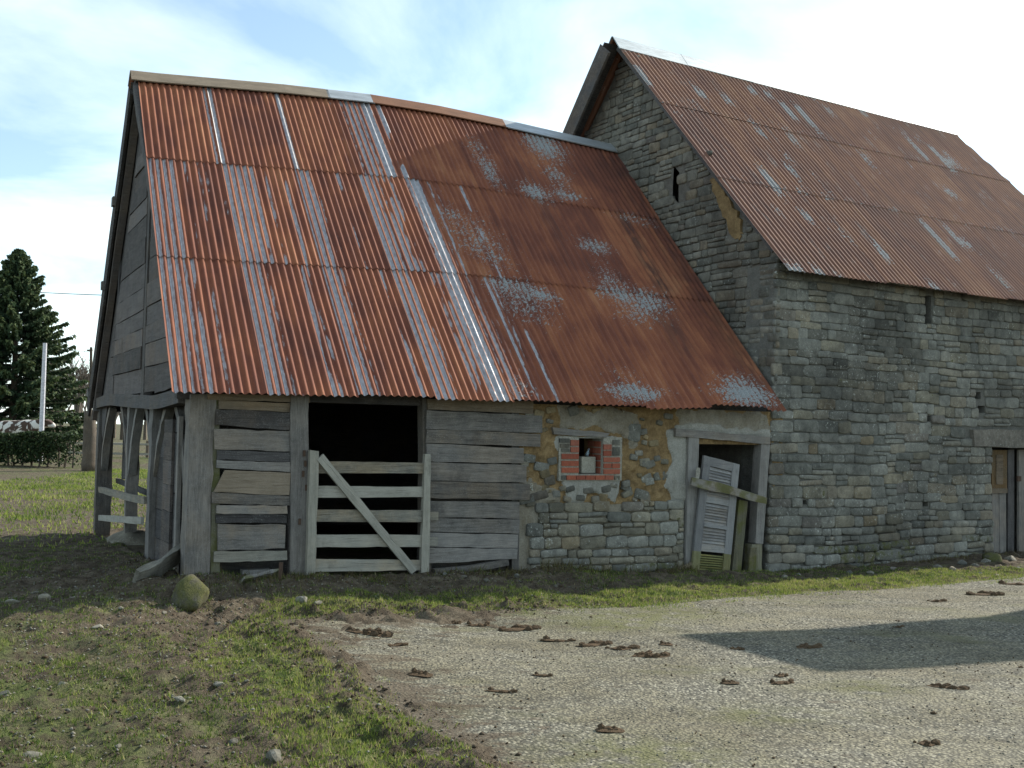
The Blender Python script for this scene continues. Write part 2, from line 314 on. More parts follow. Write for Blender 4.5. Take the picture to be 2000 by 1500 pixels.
def groundmat():
    m, nt, N, L, b = mk('rough_pasture'); nb = NB(nt); v = nb.pos()
    n = nb.noise(v, 1.1, 6, .62); n2 = nb.noise(v, 9, 5, .65); n3 = nb.noise(v, 60, 4, .7); mud = nb.attr('mud')
    soil = nb.ramp(n2, [(.28, (.055, .042, .030)), (.5, (.11, .088, .062)), (.72, (.19, .16, .115))])
    gr = nb.ramp(n2, [(.28, (.042, .06, .02)), (.5, (.085, .115, .032)), (.72, (.16, .175, .062))])
    f = nb.math('ADD', nb.math('ADD', nb.math('MULTIPLY', n, .8), nb.math('MULTIPLY', n2, .5)), nb.math('MULTIPLY', mud, -1.0))
    col = nb.mix(nb.sm(f, .56, .86), soil, gr); col = nb.mix(1, col, nb.ramp(n3, [(.25, (.55,) * 3), (.75, (1.35,) * 3)]), 'MULTIPLY')
    L.new(col, b.inputs['Base Color']); b.inputs['Roughness'].default_value = .95; b.inputs['Specular IOR Level'].default_value = .12
    nb.bump(nb.math('ADD', n2, n3), .9, .03, b); return m
M_ground = groundmat()
def drivemat():
    m, nt, N, L, b = mk('gravelly_concrete'); nb = NB(nt); v = nb.pos()
    w = nb.N.new('ShaderNodeVectorMath'); w.operation = 'ADD'; jn = nb.N.new('ShaderNodeTexNoise'); jn.inputs['Scale'].default_value = 40; nb.L.new(v, jn.inputs['Vector'])
    sc = nb.N.new('ShaderNodeVectorMath'); sc.operation = 'SCALE'; sc.inputs['Scale'].default_value = .02; nb.L.new(jn.outputs['Color'], sc.inputs[0]); nb.L.new(v, w.inputs[0]); nb.L.new(sc.outputs[0], w.inputs[1]); vv = w.outputs[0]
    big = nb.sm(nb.noise(nb.mapv(v, (.5, 1.4, 1)), 1.3, 5, .6, .8), .45, .6); cells = nb.vor(vv, 48, 'F1', 'Color'); dist = nb.vor(vv, 48); bw = nb.N.new('ShaderNodeRGBToBW'); nb.L.new(cells, bw.inputs[0])
    peb = nb.ramp(bw.outputs[0], [(.12, (.062, .060, .050)), (.40, (.175, .167, .13)), (.66, (.285, .27, .205)), (.9, (.43, .405, .32))])
    n = nb.noise(v, .9, 6, .65); n2 = nb.noise(v, 6, 5, .65); n3 = nb.noise(v, 110, 3, .7)
    dust = nb.ramp(n2, [(.3, (.20, .18, .12)), (.7, (.31, .28, .19))])
    col = nb.mix(nb.math('MULTIPLY', nb.sm(nb.math('ADD', n, nb.math('MULTIPLY', n2, .4)), .55, .85), .85), peb, dust)
    col = nb.mix(nb.math('MULTIPLY', nb.sm(dist, .3, .6), .7), col, (.05, .048, .04))
    ms = nb.sm(nb.noise(nb.mapv(v, (.8, 1.6, 1), (4, 2, 0)), .75, 6, .68), .53, .68); col = nb.mix(nb.math('MULTIPLY', ms, .62), col, nb.ramp(n3, [(.3, (.075, .075, .034)), (.7, (.175, .165, .088))]))
    col = nb.mix(nb.math('MULTIPLY', nb.attr('moss'), nb.sm(n2, .35, .6)), col, nb.ramp(n3, [(.3, (.06, .068, .022)), (.7, (.165, .165, .065))]))
    dr = nb.sm(nb.math('ADD', nb.noise(nb.mapv(v, (1, 2.2, 1)), 3.2, 6, .7), nb.math('MULTIPLY', nb.attr('dirt'), .34)), .60, .70); col = nb.mix(nb.math('MULTIPLY', dr, .78), col, nb.ramp(n3, [(.3, (.05, .038, .026)), (.7, (.13, .10, .068))]))
    col = nb.mix(nb.math('MULTIPLY', big, .5), col, nb.mix(1, col, (.62, .60, .55), 'MULTIPLY'))
    L.new(col, b.inputs['Base Color']); b.inputs['Roughness'].default_value = .9; b.inputs['Specular IOR Level'].default_value = .2
    nb.bump(nb.math('SUBTRACT', nb.math('MULTIPLY', n2, 1.2), nb.math('MULTIPLY', dist, .8)), .8, .012, b); return m
M_drive = drivemat()
def leafmat(name, c0, c1, c2, trans=.25):
    m, nt, N, L, b = mk(name); nb = NB(nt); col = nb.ramp(nb.attr('rnd'), [(0, c0), (.5, c1), (1, c2)] if len(c2) == 3 else [(0, c0), (.42, c1), (.68, c2[:3]), (1, c2[3:])]); L.new(col, b.inputs['Base Color']); b.inputs['Roughness'].default_value = .7; b.inputs['Specular IOR Level'].default_value = .2
    tr = N.new('ShaderNodeBsdfTranslucent'); L.new(col, tr.inputs[0]); mxs = N.new('ShaderNodeMixShader'); mxs.inputs[0].default_value = trans
    L.new(b.outputs[0], mxs.inputs[1]); L.new(tr.outputs[0], mxs.inputs[2]); L.new(mxs.outputs[0], N['Material Output'].inputs[0]); return m
M_grass = leafmat('short_grass', (.035, .06, .014), (.10, .155, .03), (.26, .31, .055, .40, .34, .18), .4); M_dry = leafmat('dry_grass', (.055, .045, .02), (.13, .10, .05), (.12, .13, .04), .3)
M_spruce = leafmat('spruce_needles', (.018, .034, .024), (.042, .072, .034), (.10, .125, .042), .18); M_hedge = leafmat('hedge_leaves', (.010, .02, .010), (.022, .042, .014), (.06, .085, .03), .12)
M_bark = wood('bark', (.035, .028, .022), (.09, .072, .055), (.16, .13, .10), axis='z'); M_twig = mortar('bare_twigs', (.12, .10, .085), (.18, .155, .13))
def cowmat():
    m, nt, N, L, b = mk('cow_hide'); nb = NB(nt); v = nb.mapv(nb.coord(), (1, 1, 1), rndvec(nb)); n = nb.noise(v, 2.3, 3, .5, .8)
    L.new(nb.ramp(n, [(.50, (.055, .028, .016)), (.56, (.62, .58, .52))]), b.inputs['Base Color']); b.inputs['Roughness'].default_value = .8; return m
M_cow = cowmat()
M_whitepole = plainmetal('white_steel', (.62, .60, .64), .4, .1); M_wire = plainmetal('wire', (.03, .03, .035), .6, .2)
def glassmat():
    m, nt, N, L, b = mk('bluish_glass'); b.inputs['Base Color'].default_value = (.55, .68, .75, 1); b.inputs['Roughness'].default_value = .15; b.inputs['Transmission Weight'].default_value = .7; return m
M_glass = glassmat()
# ------------------------------------------------------------------ terrain
def wbw(x, y): p = WB.w((x, y, 0)); return p[0], p[1]
def sbw(x, y): p = SB.w((x, y, 0)); return p[0], p[1]
GP = [(*wbw(0, 0), .26), (*wbw(.3, -.35), .22), (*wbw(1.2, 0), .19), (*wbw(2.5, 0), .17), (*wbw(3.7, 0), .155), (*wbw(5.6, 0), .05), (*wbw(7.2, 0), -.04),
      (*wbw(2.0, -1.0), .05), (*wbw(4, -1.2), .02), (*wbw(6, -1.3), .0), (*wbw(0, 2.3), .19), (*wbw(0, 4.1), .18), (*wbw(0, 7.3), .0), (*wbw(4, 4), .1),
      (*wbw(-1.2, .2), .12), (*wbw(-1, 4), .08), (*wbw(-1.5, 7), 0),
      (*sbw(2, 0), -.03), (*sbw(5, 0), -.02), (*sbw(8, 0), -.0), (*sbw(2, -1.2), .0), (*sbw(5, -1.2), .02),
      (-2.2, 9.3, .03), (-5, 9, .03), (0, 6, 0), (3, 6, 0), (-3, 6, .02), (3, 9, 0), (0, 9, 0), (6, 11, 0), (9, 9, 0), (-6, 14, 0), (-8, 20, -.02), (-9, 30, -.02), (-14, 38, 0), (-16, 46, .3), (0, 40, 0), (20, 20, 0), (0, 0, 0), (-20, 10, 0), (20, 0, 0), (-30, 60, .3), (0, -20, 0)]
GPa = np.array(GP)
def gz(X, Y):
    X = np.asarray(X, float); Y = np.asarray(Y, float); num = 0; den = 0
    for x, y, z in GPa:
        w = 1 / ((X - x) ** 2 + (Y - y) ** 2 + .12) ** 1.5; num = num + w * z; den = den + w
    return num / den
def gpix(u, v):
    d = ray(u, v); p = CAM + d * (-EYE / d[2])
    for _ in range(5):
        z = float(gz(p[0], p[1])); p = CAM + d * ((z - EYE) / d[2])
    return p
EDGE = [(505, 1213), (600, 1210), (800, 1199), (1000, 1190), (1150, 1190), (1300, 1182), (1500, 1164), (1700, 1153), (2000, 1128)]
LEFT = [(930, 1500), (850, 1440), (760, 1385), (690, 1330), (620, 1285), (560, 1243)]
BND = [gpix(*p)[:2] for p in LEFT + EDGE]
BND = [np.array((BND[0][0] + .6, BND[0][1] - 1.2)), np.array((BND[0][0] + .3, BND[0][1] - .5))] + BND + [BND[-1] + np.array((6., 3.6))]
DPOLY = [np.array((BND[0][0] + 1.0, -6.))] + BND + [np.array((20., 14.)), np.array((20., -6.))]
def drive_sd(X, Y):
    d2 = np.full(np.shape(X), 1e9); ins = np.zeros(np.shape(X), bool); n = len(DPOLY)
    for i in range(n):
        a = DPOLY[i]; b = DPOLY[(i + 1) % n]; e = b - a
        t = np.clip(((X - a[0]) * e[0] + (Y - a[1]) * e[1]) / (e @ e), 0, 1); d2 = np.minimum(d2, (X - a[0] - t * e[0]) ** 2 + (Y - a[1] - t * e[1]) ** 2)
        c = ((a[1] > Y) != (b[1] > Y)) & (X < (b[0] - a[0]) * (Y - a[1]) / (b[1] - a[1] + 1e-12) + a[0]); ins ^= c
    return np.where(ins, 1, -1) * np.sqrt(d2)
def wl(X, Y):
    c, s = math.cos(WB.a), math.sin(WB.a); dx = X - WB.o[0]; dy = Y - WB.o[1]; return c * dx + s * dy, -s * dx + c * dy
def sl_(X, Y):
    c, s = math.cos(SB.a), math.sin(SB.a); dx = X - SB.o[0]; dy = Y - SB.o[1]; return c * dx + s * dy, -s * dx + c * dy
def indoors(X, Y):
    a, b = wl(X, Y); c, d = sl_(X, Y); return ((a > -.02) & (a < 7.4) & (b > -.02) & (b < 7.4)) | ((c > -.1) & (c < 12) & (d > 0) & (d < 7))
def relief(X, Y):
    sd = drive_sd(X, Y); inn = indoors(X, Y); a, b = wl(X, Y)
    edge_ = 1 + 1.1 * np.exp(-np.abs(sd + .1) / .45) * sstep(.8, -.6, X)
    rough = .055 * (fbm(X * 2.1, Y * 2.1, 3, 3) - .5) + np.where(drive_sd(X, Y) > -2.6, .075, .06) * (fbm(X * 7, Y * 7, 11, 3) - .5) + .032 * (fbm(X * 24, Y * 24, 23, 2) - .5)
    bank = .06 * np.exp(-((b + .45) / .3) ** 2) * (a > .5) * (a < 7.2) * fbm(X * 3, Y * 3, 5, 2)
    far = sstep(14, 30, Y)
    rough = rough * edge_
    z = rough * (1 - .35 * far) * 1.15 + .018 + bank
    leftw = sstep(.6, -.6, X); w = sstep(-.28, .22 + .45 * leftw, sd); lowered = -.035 + .013 * leftw + rough * (.7 + .7 * leftw * sstep(.9, .2, sd))
    z = z * (1 - w) + lowered * w
    return np.where(inn, -.01, z), sd
def ground_z(X, Y): return gz(X, Y) + relief(X, Y)[0]
def axis(fine0, fine1, step, lo, hi):
    a = list(np.arange(fine0, fine1, step)); s = step
    x = fine1
    while x < hi: a.append(x); s *= 1.16; x += s
    a.append(hi); x = fine0; s = step; b = []
    while True:
        s *= 1.16; x -= s
        if x < lo: break
        b.append(x)
    return np.array([lo] + b[::-1] + a)
gx = axis(-6.5, 8.0, .034, -900, 900); gy = axis(4.9, 15.5, .034, -300, 1500)
GX, GY = np.meshgrid(gx, gy); RZ, SD = relief(GX, GY)
GZv = gz(GX, GY) + RZ
FARW = np.clip((np.hypot(GX, GY) - 60) / 400, 0, 1); GZv = GZv * (1 - FARW) + FARW * (-1.0)
nx, ny = len(gx), len(gy)
idx = np.arange(nx * ny).reshape(ny, nx)
quads = np.stack([idx[:-1, :-1], idx[:-1, 1:], idx[1:, 1:], idx[1:, :-1]], -1).reshape(-1, 4)
gme = mesh_np('ground', np.stack([GX, GY, GZv], -1).reshape(-1, 3), quads, M_ground, True)
wa, wb_ = wl(GX, GY); sa, sb_ = sl_(GX, GY)
mud = .7 * np.exp(-np.abs(SD - .1) / .5) + .35 * np.exp(-((wb_ + .35) / .3) ** 2) * ((wa > -.3) & (wa < 7.2)) + .32 * np.exp(-((sb_ + .3) / .25) ** 2) * (sa > 0)
mud += .38 * np.exp(-((wa + .9) / .9) ** 2) * ((wb_ > -.6) & (wb_ < 8)) + .18 * sstep(14, 18, GY) * (1 - sstep(26, 34, GY)) - .02 * ((GY < 12) & (GX < -.5)) 
strip = ((SD < .05) & (SD > -.75) & (GX > -2.0)) * 1.0
mud -= .35 * strip * np.exp(-((SD + .35) / .3) ** 2)
attr(gme, 'mud', mud)
g_o = link('ground', gme, kind='structure')
# driveway sheet
dx = np.arange(-3.2, 9.5, .045); dy = np.arange(1.0, 14.6, .045); DX, DY = np.meshgrid(dx, dy); DS = drive_sd(DX, DY)
DZ = gz(DX, DY) + .006 + .022 * (fbm(DX * 1.1, DY * 1.1, 41, 3) - .5) + .006 * (fbm(DX * 12, DY * 12, 43, 2) - .5) - .05 * sstep(-.05, -.35, DS)
keep = (DS > -.32); ii = np.arange(DX.size).reshape(DX.shape)
kq = keep[:-1, :-1] & keep[1:, 1:] & keep[:-1, 1:] & keep[1:, :-1]
dq = np.stack([ii[:-1, :-1], ii[:-1, 1:], ii[1:, 1:], ii[1:, :-1]], -1)[kq]
used = np.unique(dq); remap = np.zeros(DX.size, int); remap[used] = np.arange(len(used))
dme = mesh_np('driveway', np.stack([DX, DY, DZ], -1).reshape(-1, 3)[used], remap[dq], M_drive, True)
mo = 0
for (u, v, r) in [(1230, 1205, .55), (1330, 1195, .5), (1180, 1225, .35), (1480, 1400, .3), (1700, 1345, .3), (1000, 1195, .3), (1250, 1480, .5)]:
    p = gpix(u, v); mo = mo + .8 * np.exp(-(((DX - p[0]) / r) ** 2 + ((DY - p[1]) / (r * .7)) ** 2))
attr(dme, 'dirt', (np.exp(-np.clip(DS, 0, 9) / .45) * sstep(.9, -.5, DX)).ravel()[used])
attr(dme, 'moss', np.clip(mo, 0, .8).ravel()[used])
link('driveway', dme, kind='structure')
def drive_z(X, Y): return gz(X, Y) + .006 + .022 * (fbm(X * 1.1, Y * 1.1, 41, 3) - .5)
def surf(X, Y):
    sd = drive_sd(X, Y); return np.where(sd > .25, drive_z(X, Y), np.maximum(ground_z(X, Y), np.where(sd > -.05, drive_z(X, Y), -9)))
# ------------------------------------------------------------------ walls with openings, stones
def wall_grid(name, at, xs, zs, holes, thick, depth, mat, plane='xz', back=True):
    """wall face at y = depth(x, z) with rectangular openings and reveals"""
    xs = np.unique(np.round(np.concatenate([xs] + [np.array(h[:2]) for h in holes]), 5)); zs = np.unique(np.round(np.concatenate([zs] + [np.array(h[2:]) for h in holes]), 5))
    Xg, Zg = np.meshgrid(xs, zs); D = depth(Xg, Zg); n, m = Xg.shape; V = [(x, d, z) for x, d, z in zip(Xg.ravel(), D.ravel(), Zg.ravel())]; V += [(x, thick, z) for x, z in zip(Xg.ravel(), Zg.ravel())]
    N = n * m; solid = np.ones((n - 1, m - 1), bool)
    for j in range(n - 1):
        for i in range(m - 1):
            cx = (xs[i] + xs[i + 1]) / 2; cz = (zs[j] + zs[j + 1]) / 2
            for h in holes:
                if h[0] < cx < h[1] and h[2] < cz < h[3]: solid[j, i] = False
    Fc = []; k = lambda j, i: j * m + i
    for j in range(n - 1):
        for i in range(m - 1):
            if not solid[j, i]: continue
            a, b, c, d = k(j, i), k(j, i + 1), k(j + 1, i + 1), k(j + 1, i); Fc.append((a, b, c, d)); Fc.append((a + N, d + N, c + N, b + N))
            for (jj, ii, p, q) in ((j, i - 1, a, d), (j, i + 1, c, b), (j - 1, i, b, a), (j + 1, i, d, c)):
                if jj < 0 or ii < 0 or jj >= n - 1 or ii >= m - 1 or not solid[jj, ii]: Fc.append((p, q, q + N, p + N))
    me = mesh(name, V, Fc, mat); return link(name, me, at.p), me, Xg, Zg
def stone_shape(seed):
    r = random.Random(seed); pts = []
    cor = [r.uniform(.02, .16) for _ in range(4)]; t = [r.uniform(-.09, .06) for _ in range(4)]
    C = [(-.5, -.5 + t[0]), (.5, -.5 + t[1]), (.5, .5 + t[2]), (-.5, .5 + t[3])]
    for i in range(4):
        a = np.array(C[i]); b = np.array(C[(i + 1) % 4]); c = cor[i]; d = cor[(i + 1) % 4]
        for f in (c, .5, 1 - d):
            p = a * (1 - f) + b * f; nrm = np.array((b - a)[::-1]) * (1, -1); 
            p = p + nrm * (r.uniform(-.01, .03) if f == .5 else r.uniform(-.012, .012)); pts.append(p)
    V = []; n = len(pts)
    for s, y in ((.98, .6), (1.0, -.35), (.972, -.82), (.85, -.98)):
        for p in pts: V.append((p[0] * s, y + r.uniform(-.06, .06) * (y < 0), p[1] * s))
    V.append((r.uniform(-.1, .1), -1.0 + r.uniform(-.08, .08), r.uniform(-.1, .1))); Fc = []
    for k in range(3):
        for i in range(n): Fc.append((k * n + i, k * n + (i + 1) % n, (k + 1) * n + (i + 1) % n, (k + 1) * n + i))
    for i in range(n): Fc.append((3 * n + i, 3 * n + (i + 1) % n, 4 * n))
    return V, Fc
M_cobst = stone('earthy_stone', (1.05, .85, .58), lic=.3)
SHAPES = [stone_shape(100 + i) for i in range(14)]
SMESH = []
for V, Fc in SHAPES: me = mesh('stone', V, Fc, M_st, True); SMESH.append(me)
def courses(x0f, x1f, z0, z1, rows, wid, skip, gap=.012, thinp=.2):
    """rubble brought to courses: list of (cx, cz, w, h, tilt)"""
    out = []; z = z0
    while z < z1:
        h = random.uniform(*rows)
        if callable(x0f): xa, xb = x0f(z + h / 2), x1f(z + h / 2)
        else: xa, xb = x0f, x1f
        x = xa - random.uniform(0, .04)
        while x < xb:
            w = min(random.uniform(*wid) * (1.3 if random.random() < .15 else 1), max(.08, xb - x))
            wig = .045 * (vnoise(x * 1.1, z * .9, 77) - .5) * 2
            def put(cx, cz, ww, hh):
                if not skip(cx, cz, ww, hh): out.append((cx, cz + float(wig), ww - gap, hh - gap, random.uniform(-.05, .05)))
            if random.random() < thinp and h > .12:
                k = random.uniform(.35, .65); put(x + w / 2, z + h * k / 2, w, h * k)
                if random.random() < .5: put(x + w / 2, z + h * (k + 1) / 2, w, h * (1 - k))
                else: put(x + w * .25, z + h * (k + 1) / 2, w * .5, h * (1 - k)); put(x + w * .75, z + h * (k + 1) / 2, w * .5, h * (1 - k))
            else: put(x + w / 2, z + h / 2, w, h)
            x += w
        z += h
    return out
def rockmesh(name, seed, mat, sub=2, flat=.6):
    import bmesh
    bm = bmesh.new(); bmesh.ops.create_icosphere(bm, subdivisions=sub, radius=1); r = random.Random(seed); o1 = r.uniform(0, 99); lo_ = .42 if sub < 3 else .64
    pl = [(Vector((r.uniform(-1, 1), r.uniform(-1, 1), r.uniform(-.6, 1))).normalized(), r.uniform(lo_, .85)) for _ in range(11 if sub < 3 else 9)]
    for v in bm.verts:
        p = v.co.copy()
        for nrm, d in pl:
            q = p.dot(nrm)
            if q > d: p -= nrm * (q - d) * .97
        k = 1 + (.16 if sub < 3 else .34) * (float(fbm(p.x * 1.6 + o1, p.y * 1.6 + p.z * 1.7, seed, 3)) - .5); v.co = Vector((p.x * k, p.y * k, p.z * k * flat))
    me = bpy.data.meshes.new(name); bm.to_mesh(me); bm.free(); me.materials.append(mat); me.polygons.foreach_set('use_smooth', [sub > 2] * len(me.polygons)); return me
def set_mat(o, m):
    o.material_slots[0].link = 'OBJECT'; o.material_slots[0].material = m

# ------------------------------------------------------------------ corrugated roofs
def corrugated(name, at, S, x0, x1, rows, pitch, amp, mat, attrs, lift=0.0, xend=None, ppw=8):
    """one sheet; S(x, t) = point on the roof slope, rows = list of t from its lower to its upper edge"""
    nxs = max(4, int(round((x1 - x0) / pitch * ppw))); xs = np.linspace(x0, x1, nxs + 1); T = np.array(rows)
    Xg, Tg = np.meshgrid(xs, T)
    if xend is not None: Tg = np.minimum(Tg, xend(Xg))
    P, Nn, sl = S(Xg, Tg); ph = 2 * np.pi * Xg / pitch
    k = (Tg - T[0]) / max(1e-6, T[-1] - T[0]); lf = lift + .004 * (1 - k)
    off = amp * np.sin(ph) + lf
    Pt = P + Nn * off[..., None]; n, m = Xg.shape; ii = np.arange(n * m).reshape(n, m)
    q = np.stack([ii[:-1, :-1], ii[:-1, 1:], ii[1:, 1:], ii[1:, :-1]], -1).reshape(-1, 4)
    me = mesh_np(name, Pt.reshape(-1, 3), q, mat, True)
    attrv(me, 'rc', np.stack([Xg, Tg * sl, 0 * Xg], -1).reshape(-1, 3)); A = attrs(Xg, Tg, ph)
    for kk in ('zinc', 'flake', 'stain'): attr(me, kk, A[kk])
    return link(name, me, at.p)

# ================================================================== the timber barn
wbarn = thing('timber_barn', 'low grey timber and cob barn under a steep rusty corrugated iron roof', 'barn', tuple(WB.o), WB.a); WA = At(wbarn)
YR, YE = 3.7, -.28
_e = np.array([wf(u, v, YE) for u, v in [(335, 765), (600, 770), (890, 778), (1050, 783), (1180, 789), (1280, 792), (1390, 790), (1530, 797)]])
_r = np.array([wf(u, v, YR) for u, v in [(268, 152), (410, 164), (550, 176), (720, 195), (850, 216), (980, 243), (1100, 270), (1205, 294)]])
XE0, XE1 = _e[0, 0], _e[-1, 0]; XR0 = _r[0, 0]
def ze(x): return np.interp(x, _e[:, 0], _e[:, 1])
def zr(x): return np.interp(x, _r[:, 0], _r[:, 1])
def Sw(x, t):                    # x is measured along the eave; the left verge runs slightly skew to the ridge end
    xr = x + (XR0 - XE0) * np.clip(1 - (x - XE0) / 4, 0, 1); z0 = ze(x); z1 = zr(xr)
    sag = -.035 * np.sin(np.pi * t) * (.6 + .4 * np.sin(x * 1.3))
    P = np.stack([x * (1 - t) + xr * t, YE + (YR - YE) * t, z0 * (1 - t) + z1 * t + sag], -1)
    h = z1 - z0; L = np.sqrt((YR - YE) ** 2 + h ** 2); Nn = np.stack([0 * x, -h / L, (YR - YE) / L + 0 * t], -1); return P, Nn, L
def roof_xt(u, v):               # photograph point -> place on the roof slope
    x, t = 3.0, .5
    for _ in range(60):
        P, _n, _l = Sw(np.array(x), np.array(t)); p = proj(WB.w(P)); ex, ey = u - p[0], v - p[1]
        Px = proj(WB.w(Sw(np.array(x + .01), np.array(t))[0])); Pt = proj(WB.w(Sw(np.array(x), np.array(t + .01))[0]))
        J = np.array([[(Px[0] - p[0]) / .01, (Pt[0] - p[0]) / .01], [(Px[1] - p[1]) / .01, (Pt[1] - p[1]) / .01]]); d = np.linalg.solve(J, [ex, ey]); x += float(d[0]) * .8; t += float(d[1]) * .8
    return x, t
FLK = []
for u, v, rx, rt, s in [(935, 300, 20, 26, .5), (955, 335, 16, 30, .62), (1060, 285, 32, 26, .75), (1085, 300, 18, 20, .55), (1085, 345, 22, 16, .6), (1045, 378, 26, 14, .75), (1105, 383, 28, 10, .7), (880, 420, 20, 12, .6), (895, 450, 26, 40, .45), (935, 470, 50, 46, .5), (960, 500, 40, 30, .5), (1160, 482, 30, 14, .66), (1190, 545, 28, 26, .5), (1000, 560, 45, 14, .75), (1050, 575, 35, 14, .75), (1030, 600, 55, 30, .5), (1210, 575, 40, 12, .72), (1260, 590, 45, 22, .68), (1250, 615, 50, 22, .5), (1210, 730, 30, 20, .4), (1240, 768, 52, 16, .85), (1015, 762, 24, 18, .62), (1440, 745, 40, 16, .6), (1455, 772, 48, 18, .9), (1240, 430, 40, 10, .5), (920, 235, 16, 8, .4), (1060, 250, 30, 8, .4)]:
    x, t = roof_xt(u, v); xa, ta = roof_xt(u + rx, v); xb, tb = roof_xt(u, v - rt); FLK.append((x, t, max(.06, abs(xa - x)), max(.012, abs(tb - t)), s))
STN = [(*roof_xt(u, v), sx, s_t, k) for u, v, sx, s_t, k in [(1235, 460, .10, .10, .9), (1280, 540, .12, .10, .9), (1215, 330, .25, .10, .6), (1310, 640, .2, .1, .5), (1245, 250, .5, .10, .6), (1060, 410, .12, .16, .35), (1180, 290, .2, .07, .5)]]
def edge_x(x, t): return XE1 - .02
def wattrs(c, row, x0, pitch):
    r = random.Random(c * 31 + row * 7)
    def f(X, T, ph):
        wv = (X - x0) / pitch; fl = np.cos(ph + .9)            # + on the left flank of each wave
        flank = sstep(-.1, .6, fl); u1 = vnoise(np.floor(wv) * 1.0 + c * 13, row * 5.0 + T * 0, 5)
        along = fbm(wv * 1.0, T * 9, 60 + c + row, 3)
        z = np.zeros_like(X)
        if c < 7 and row < 2:
            band = np.exp(-((wv - 1.2) / 3.0) ** 2) * .92 + .30 * np.exp(-((wv - 8.6) / 1.8) ** 2)
            if c == 0: band = np.exp(-((wv - .5) / 4.2) ** 2) * .95
            if c >= 4: band = band * (.6 if c == 4 else 0)
            z = flank * band * (.72 + .5 * u1) + .45 * (along - .5) + .40 * flank * (u1 > .66) * sstep(.3, .6, along)
            if c == 3: z = np.maximum(z, np.exp(-((wv - 9.7) / 1.25) ** 2) * (.55 + .62 * sstep(-.8, .2, fl)) * 1.05)
            z = z * (1 if c < 5 else 0)
        elif row == 2:
            if c in (1, 2): z = np.exp(-((wv - (.25 if c == 1 else 1.0)) / .5) ** 2) * 1.1 + .35 * np.exp(-((wv - 10.6) / 1.1) ** 2) * flank
            if c == 0: z = .62 * np.exp(-((wv - 10.3) / .9) ** 2) * flank
            if c == 3: z = (np.exp(-((wv - 3.2) / 2.6) ** 2) * .75 * flank + np.exp(-((wv - 6.3) / .8) ** 2) * .9 + np.exp(-((wv - 8.8) / .55) ** 2) * 1.0 * (along > .38))
            z = z + .12 * sstep(.93, 1, T) * (vnoise(wv, 0 * T, 9) > .55)
        fk = np.zeros_like(X)
        for fx, ft, sx, st, s in FLK: fk = np.maximum(fk, s * 1.12 * np.exp(-(((X - fx) / sx) ** 2 + ((T - ft) / st) ** 2) * .5))
        fk = fk * (.9 + .16 * np.sin(ph + 1.0))
        sn = np.zeros_like(X)
        for fx, ft, sx, st, s in STN: sn = np.maximum(sn, s * np.exp(-(((X - fx) / sx) ** 2 + ((T - ft) / st) ** 2)))
        sn = np.maximum(sn, .45 * np.exp(-((X - XE1 + .1) / .35) ** 2))
        return dict(zinc=np.clip(z, 0, 1.2), flake=fk, stain=sn)
    return f
T1, T2 = roof_xt(600, 520)[1], roof_xt(600, 335)[1]
PW = .0805; NW = 11
cols = []; x = XE0; c = 0
while x < XE1 - .05:
    p = PW if x < 5.0 else .091; w = p * (NW if x < 5.0 else 10); cols.append((c, x, min(x + w + p * .6, XE1), p)); x += w; c += 1
for c, x0, x1, p in cols:
    jit = random.uniform(-.006, .004) if c < 5 else random.uniform(-.012, .008)
    for row, (a, b) in enumerate(((0 + jit, T1 + .02), (T1, T2 + .02), (T2, .995))):
        rows = np.concatenate([[a], np.linspace(a + .012, b, 13 if c < 9 else 9)])
        s = corrugated('roof_sheet', WA, Sw, x0, x1, rows, p, .0135, M_rust, wattrs(c, row, x0, p), lift=.005 + .007 * row + .0035 * (c % 2))
        s['label'] = 'rusted corrugated sheet'
# back slope
YB = 7.02
def Swb(x, t):
    z0 = 2.0 + 0 * x; z1 = zr(x) - .01; P = np.stack([x + 0 * t, YB + (YR - YB) * t, z0 * (1 - t) + z1 * t], -1); h = z1 - z0; L = np.sqrt((YB - YR) ** 2 + h ** 2)
    return P, np.stack([0 * x, h / L, (YB - YR) / L + 0 * t], -1), L
noat = lambda X, T, ph: dict(zinc=0 * X, flake=0 * X, stain=0 * X)
beam('soffit_shade_strip', WA, [(-.02, YR + .02, float(zr(0)) - .07), (-.02, YB, 2.0 - .07)], .03, .2, M_dy, up=(0, .7, .7), n=6); beam('verge_shade_strip', WA, [(.05, YR + .1, float(zr(0)) - .75), (.05, YB - .25, 2.0 - .28)], .85, .03, M_dy, up=(0, .7, .7), n=6)  # dark boards standing in for the shaded underside of the roof overhang
x = -.13
while x < 7.3:
    corrugated('roof_sheet', WA, Swb, x, min(x + 1.25, 7.3), [0, .5, 1.0], .08, .0105, M_rust, noat, lift=.004, ppw=5); x += 1.2
# ridge caps, each a length of bent sheet
def ridge_cap(at, x0, x1, y, zf, mat, w=.16, drop=.13, th=.012, name='ridge_cap', ends=0.0):
    n = 6; V = []; prof = [(-w, -drop), (-.03, .012), (0, .03), (.03, .012), (w, -drop)]
    for i in range(n + 1):
        xx = x0 + (x1 - x0) * i / n; z = float(zf(xx))
        for a, b in prof: V.append((xx, y + a, z + b))
        for a, b in prof: V.append((xx, y + a * .93, z + b - th))
    Fc = []
    for i in range(n):
        o = i * 10
        for k in range(4): Fc.append((o + k, o + 10 + k, o + 11 + k, o + k + 1)); Fc.append((o + 5 + k, o + 6 + k, o + 16 + k, o + 15 + k))
        Fc.append((o, o + 5, o + 15, o + 10)); Fc.append((o + 4, o + 14, o + 19, o + 9))
    for o in (0, n * 10):
        for k in range(4): Fc.append((o + k, o + k + 1, o + 6 + k, o + 5 + k))
    return link(name, mesh(name, V, Fc, mat), at.p)
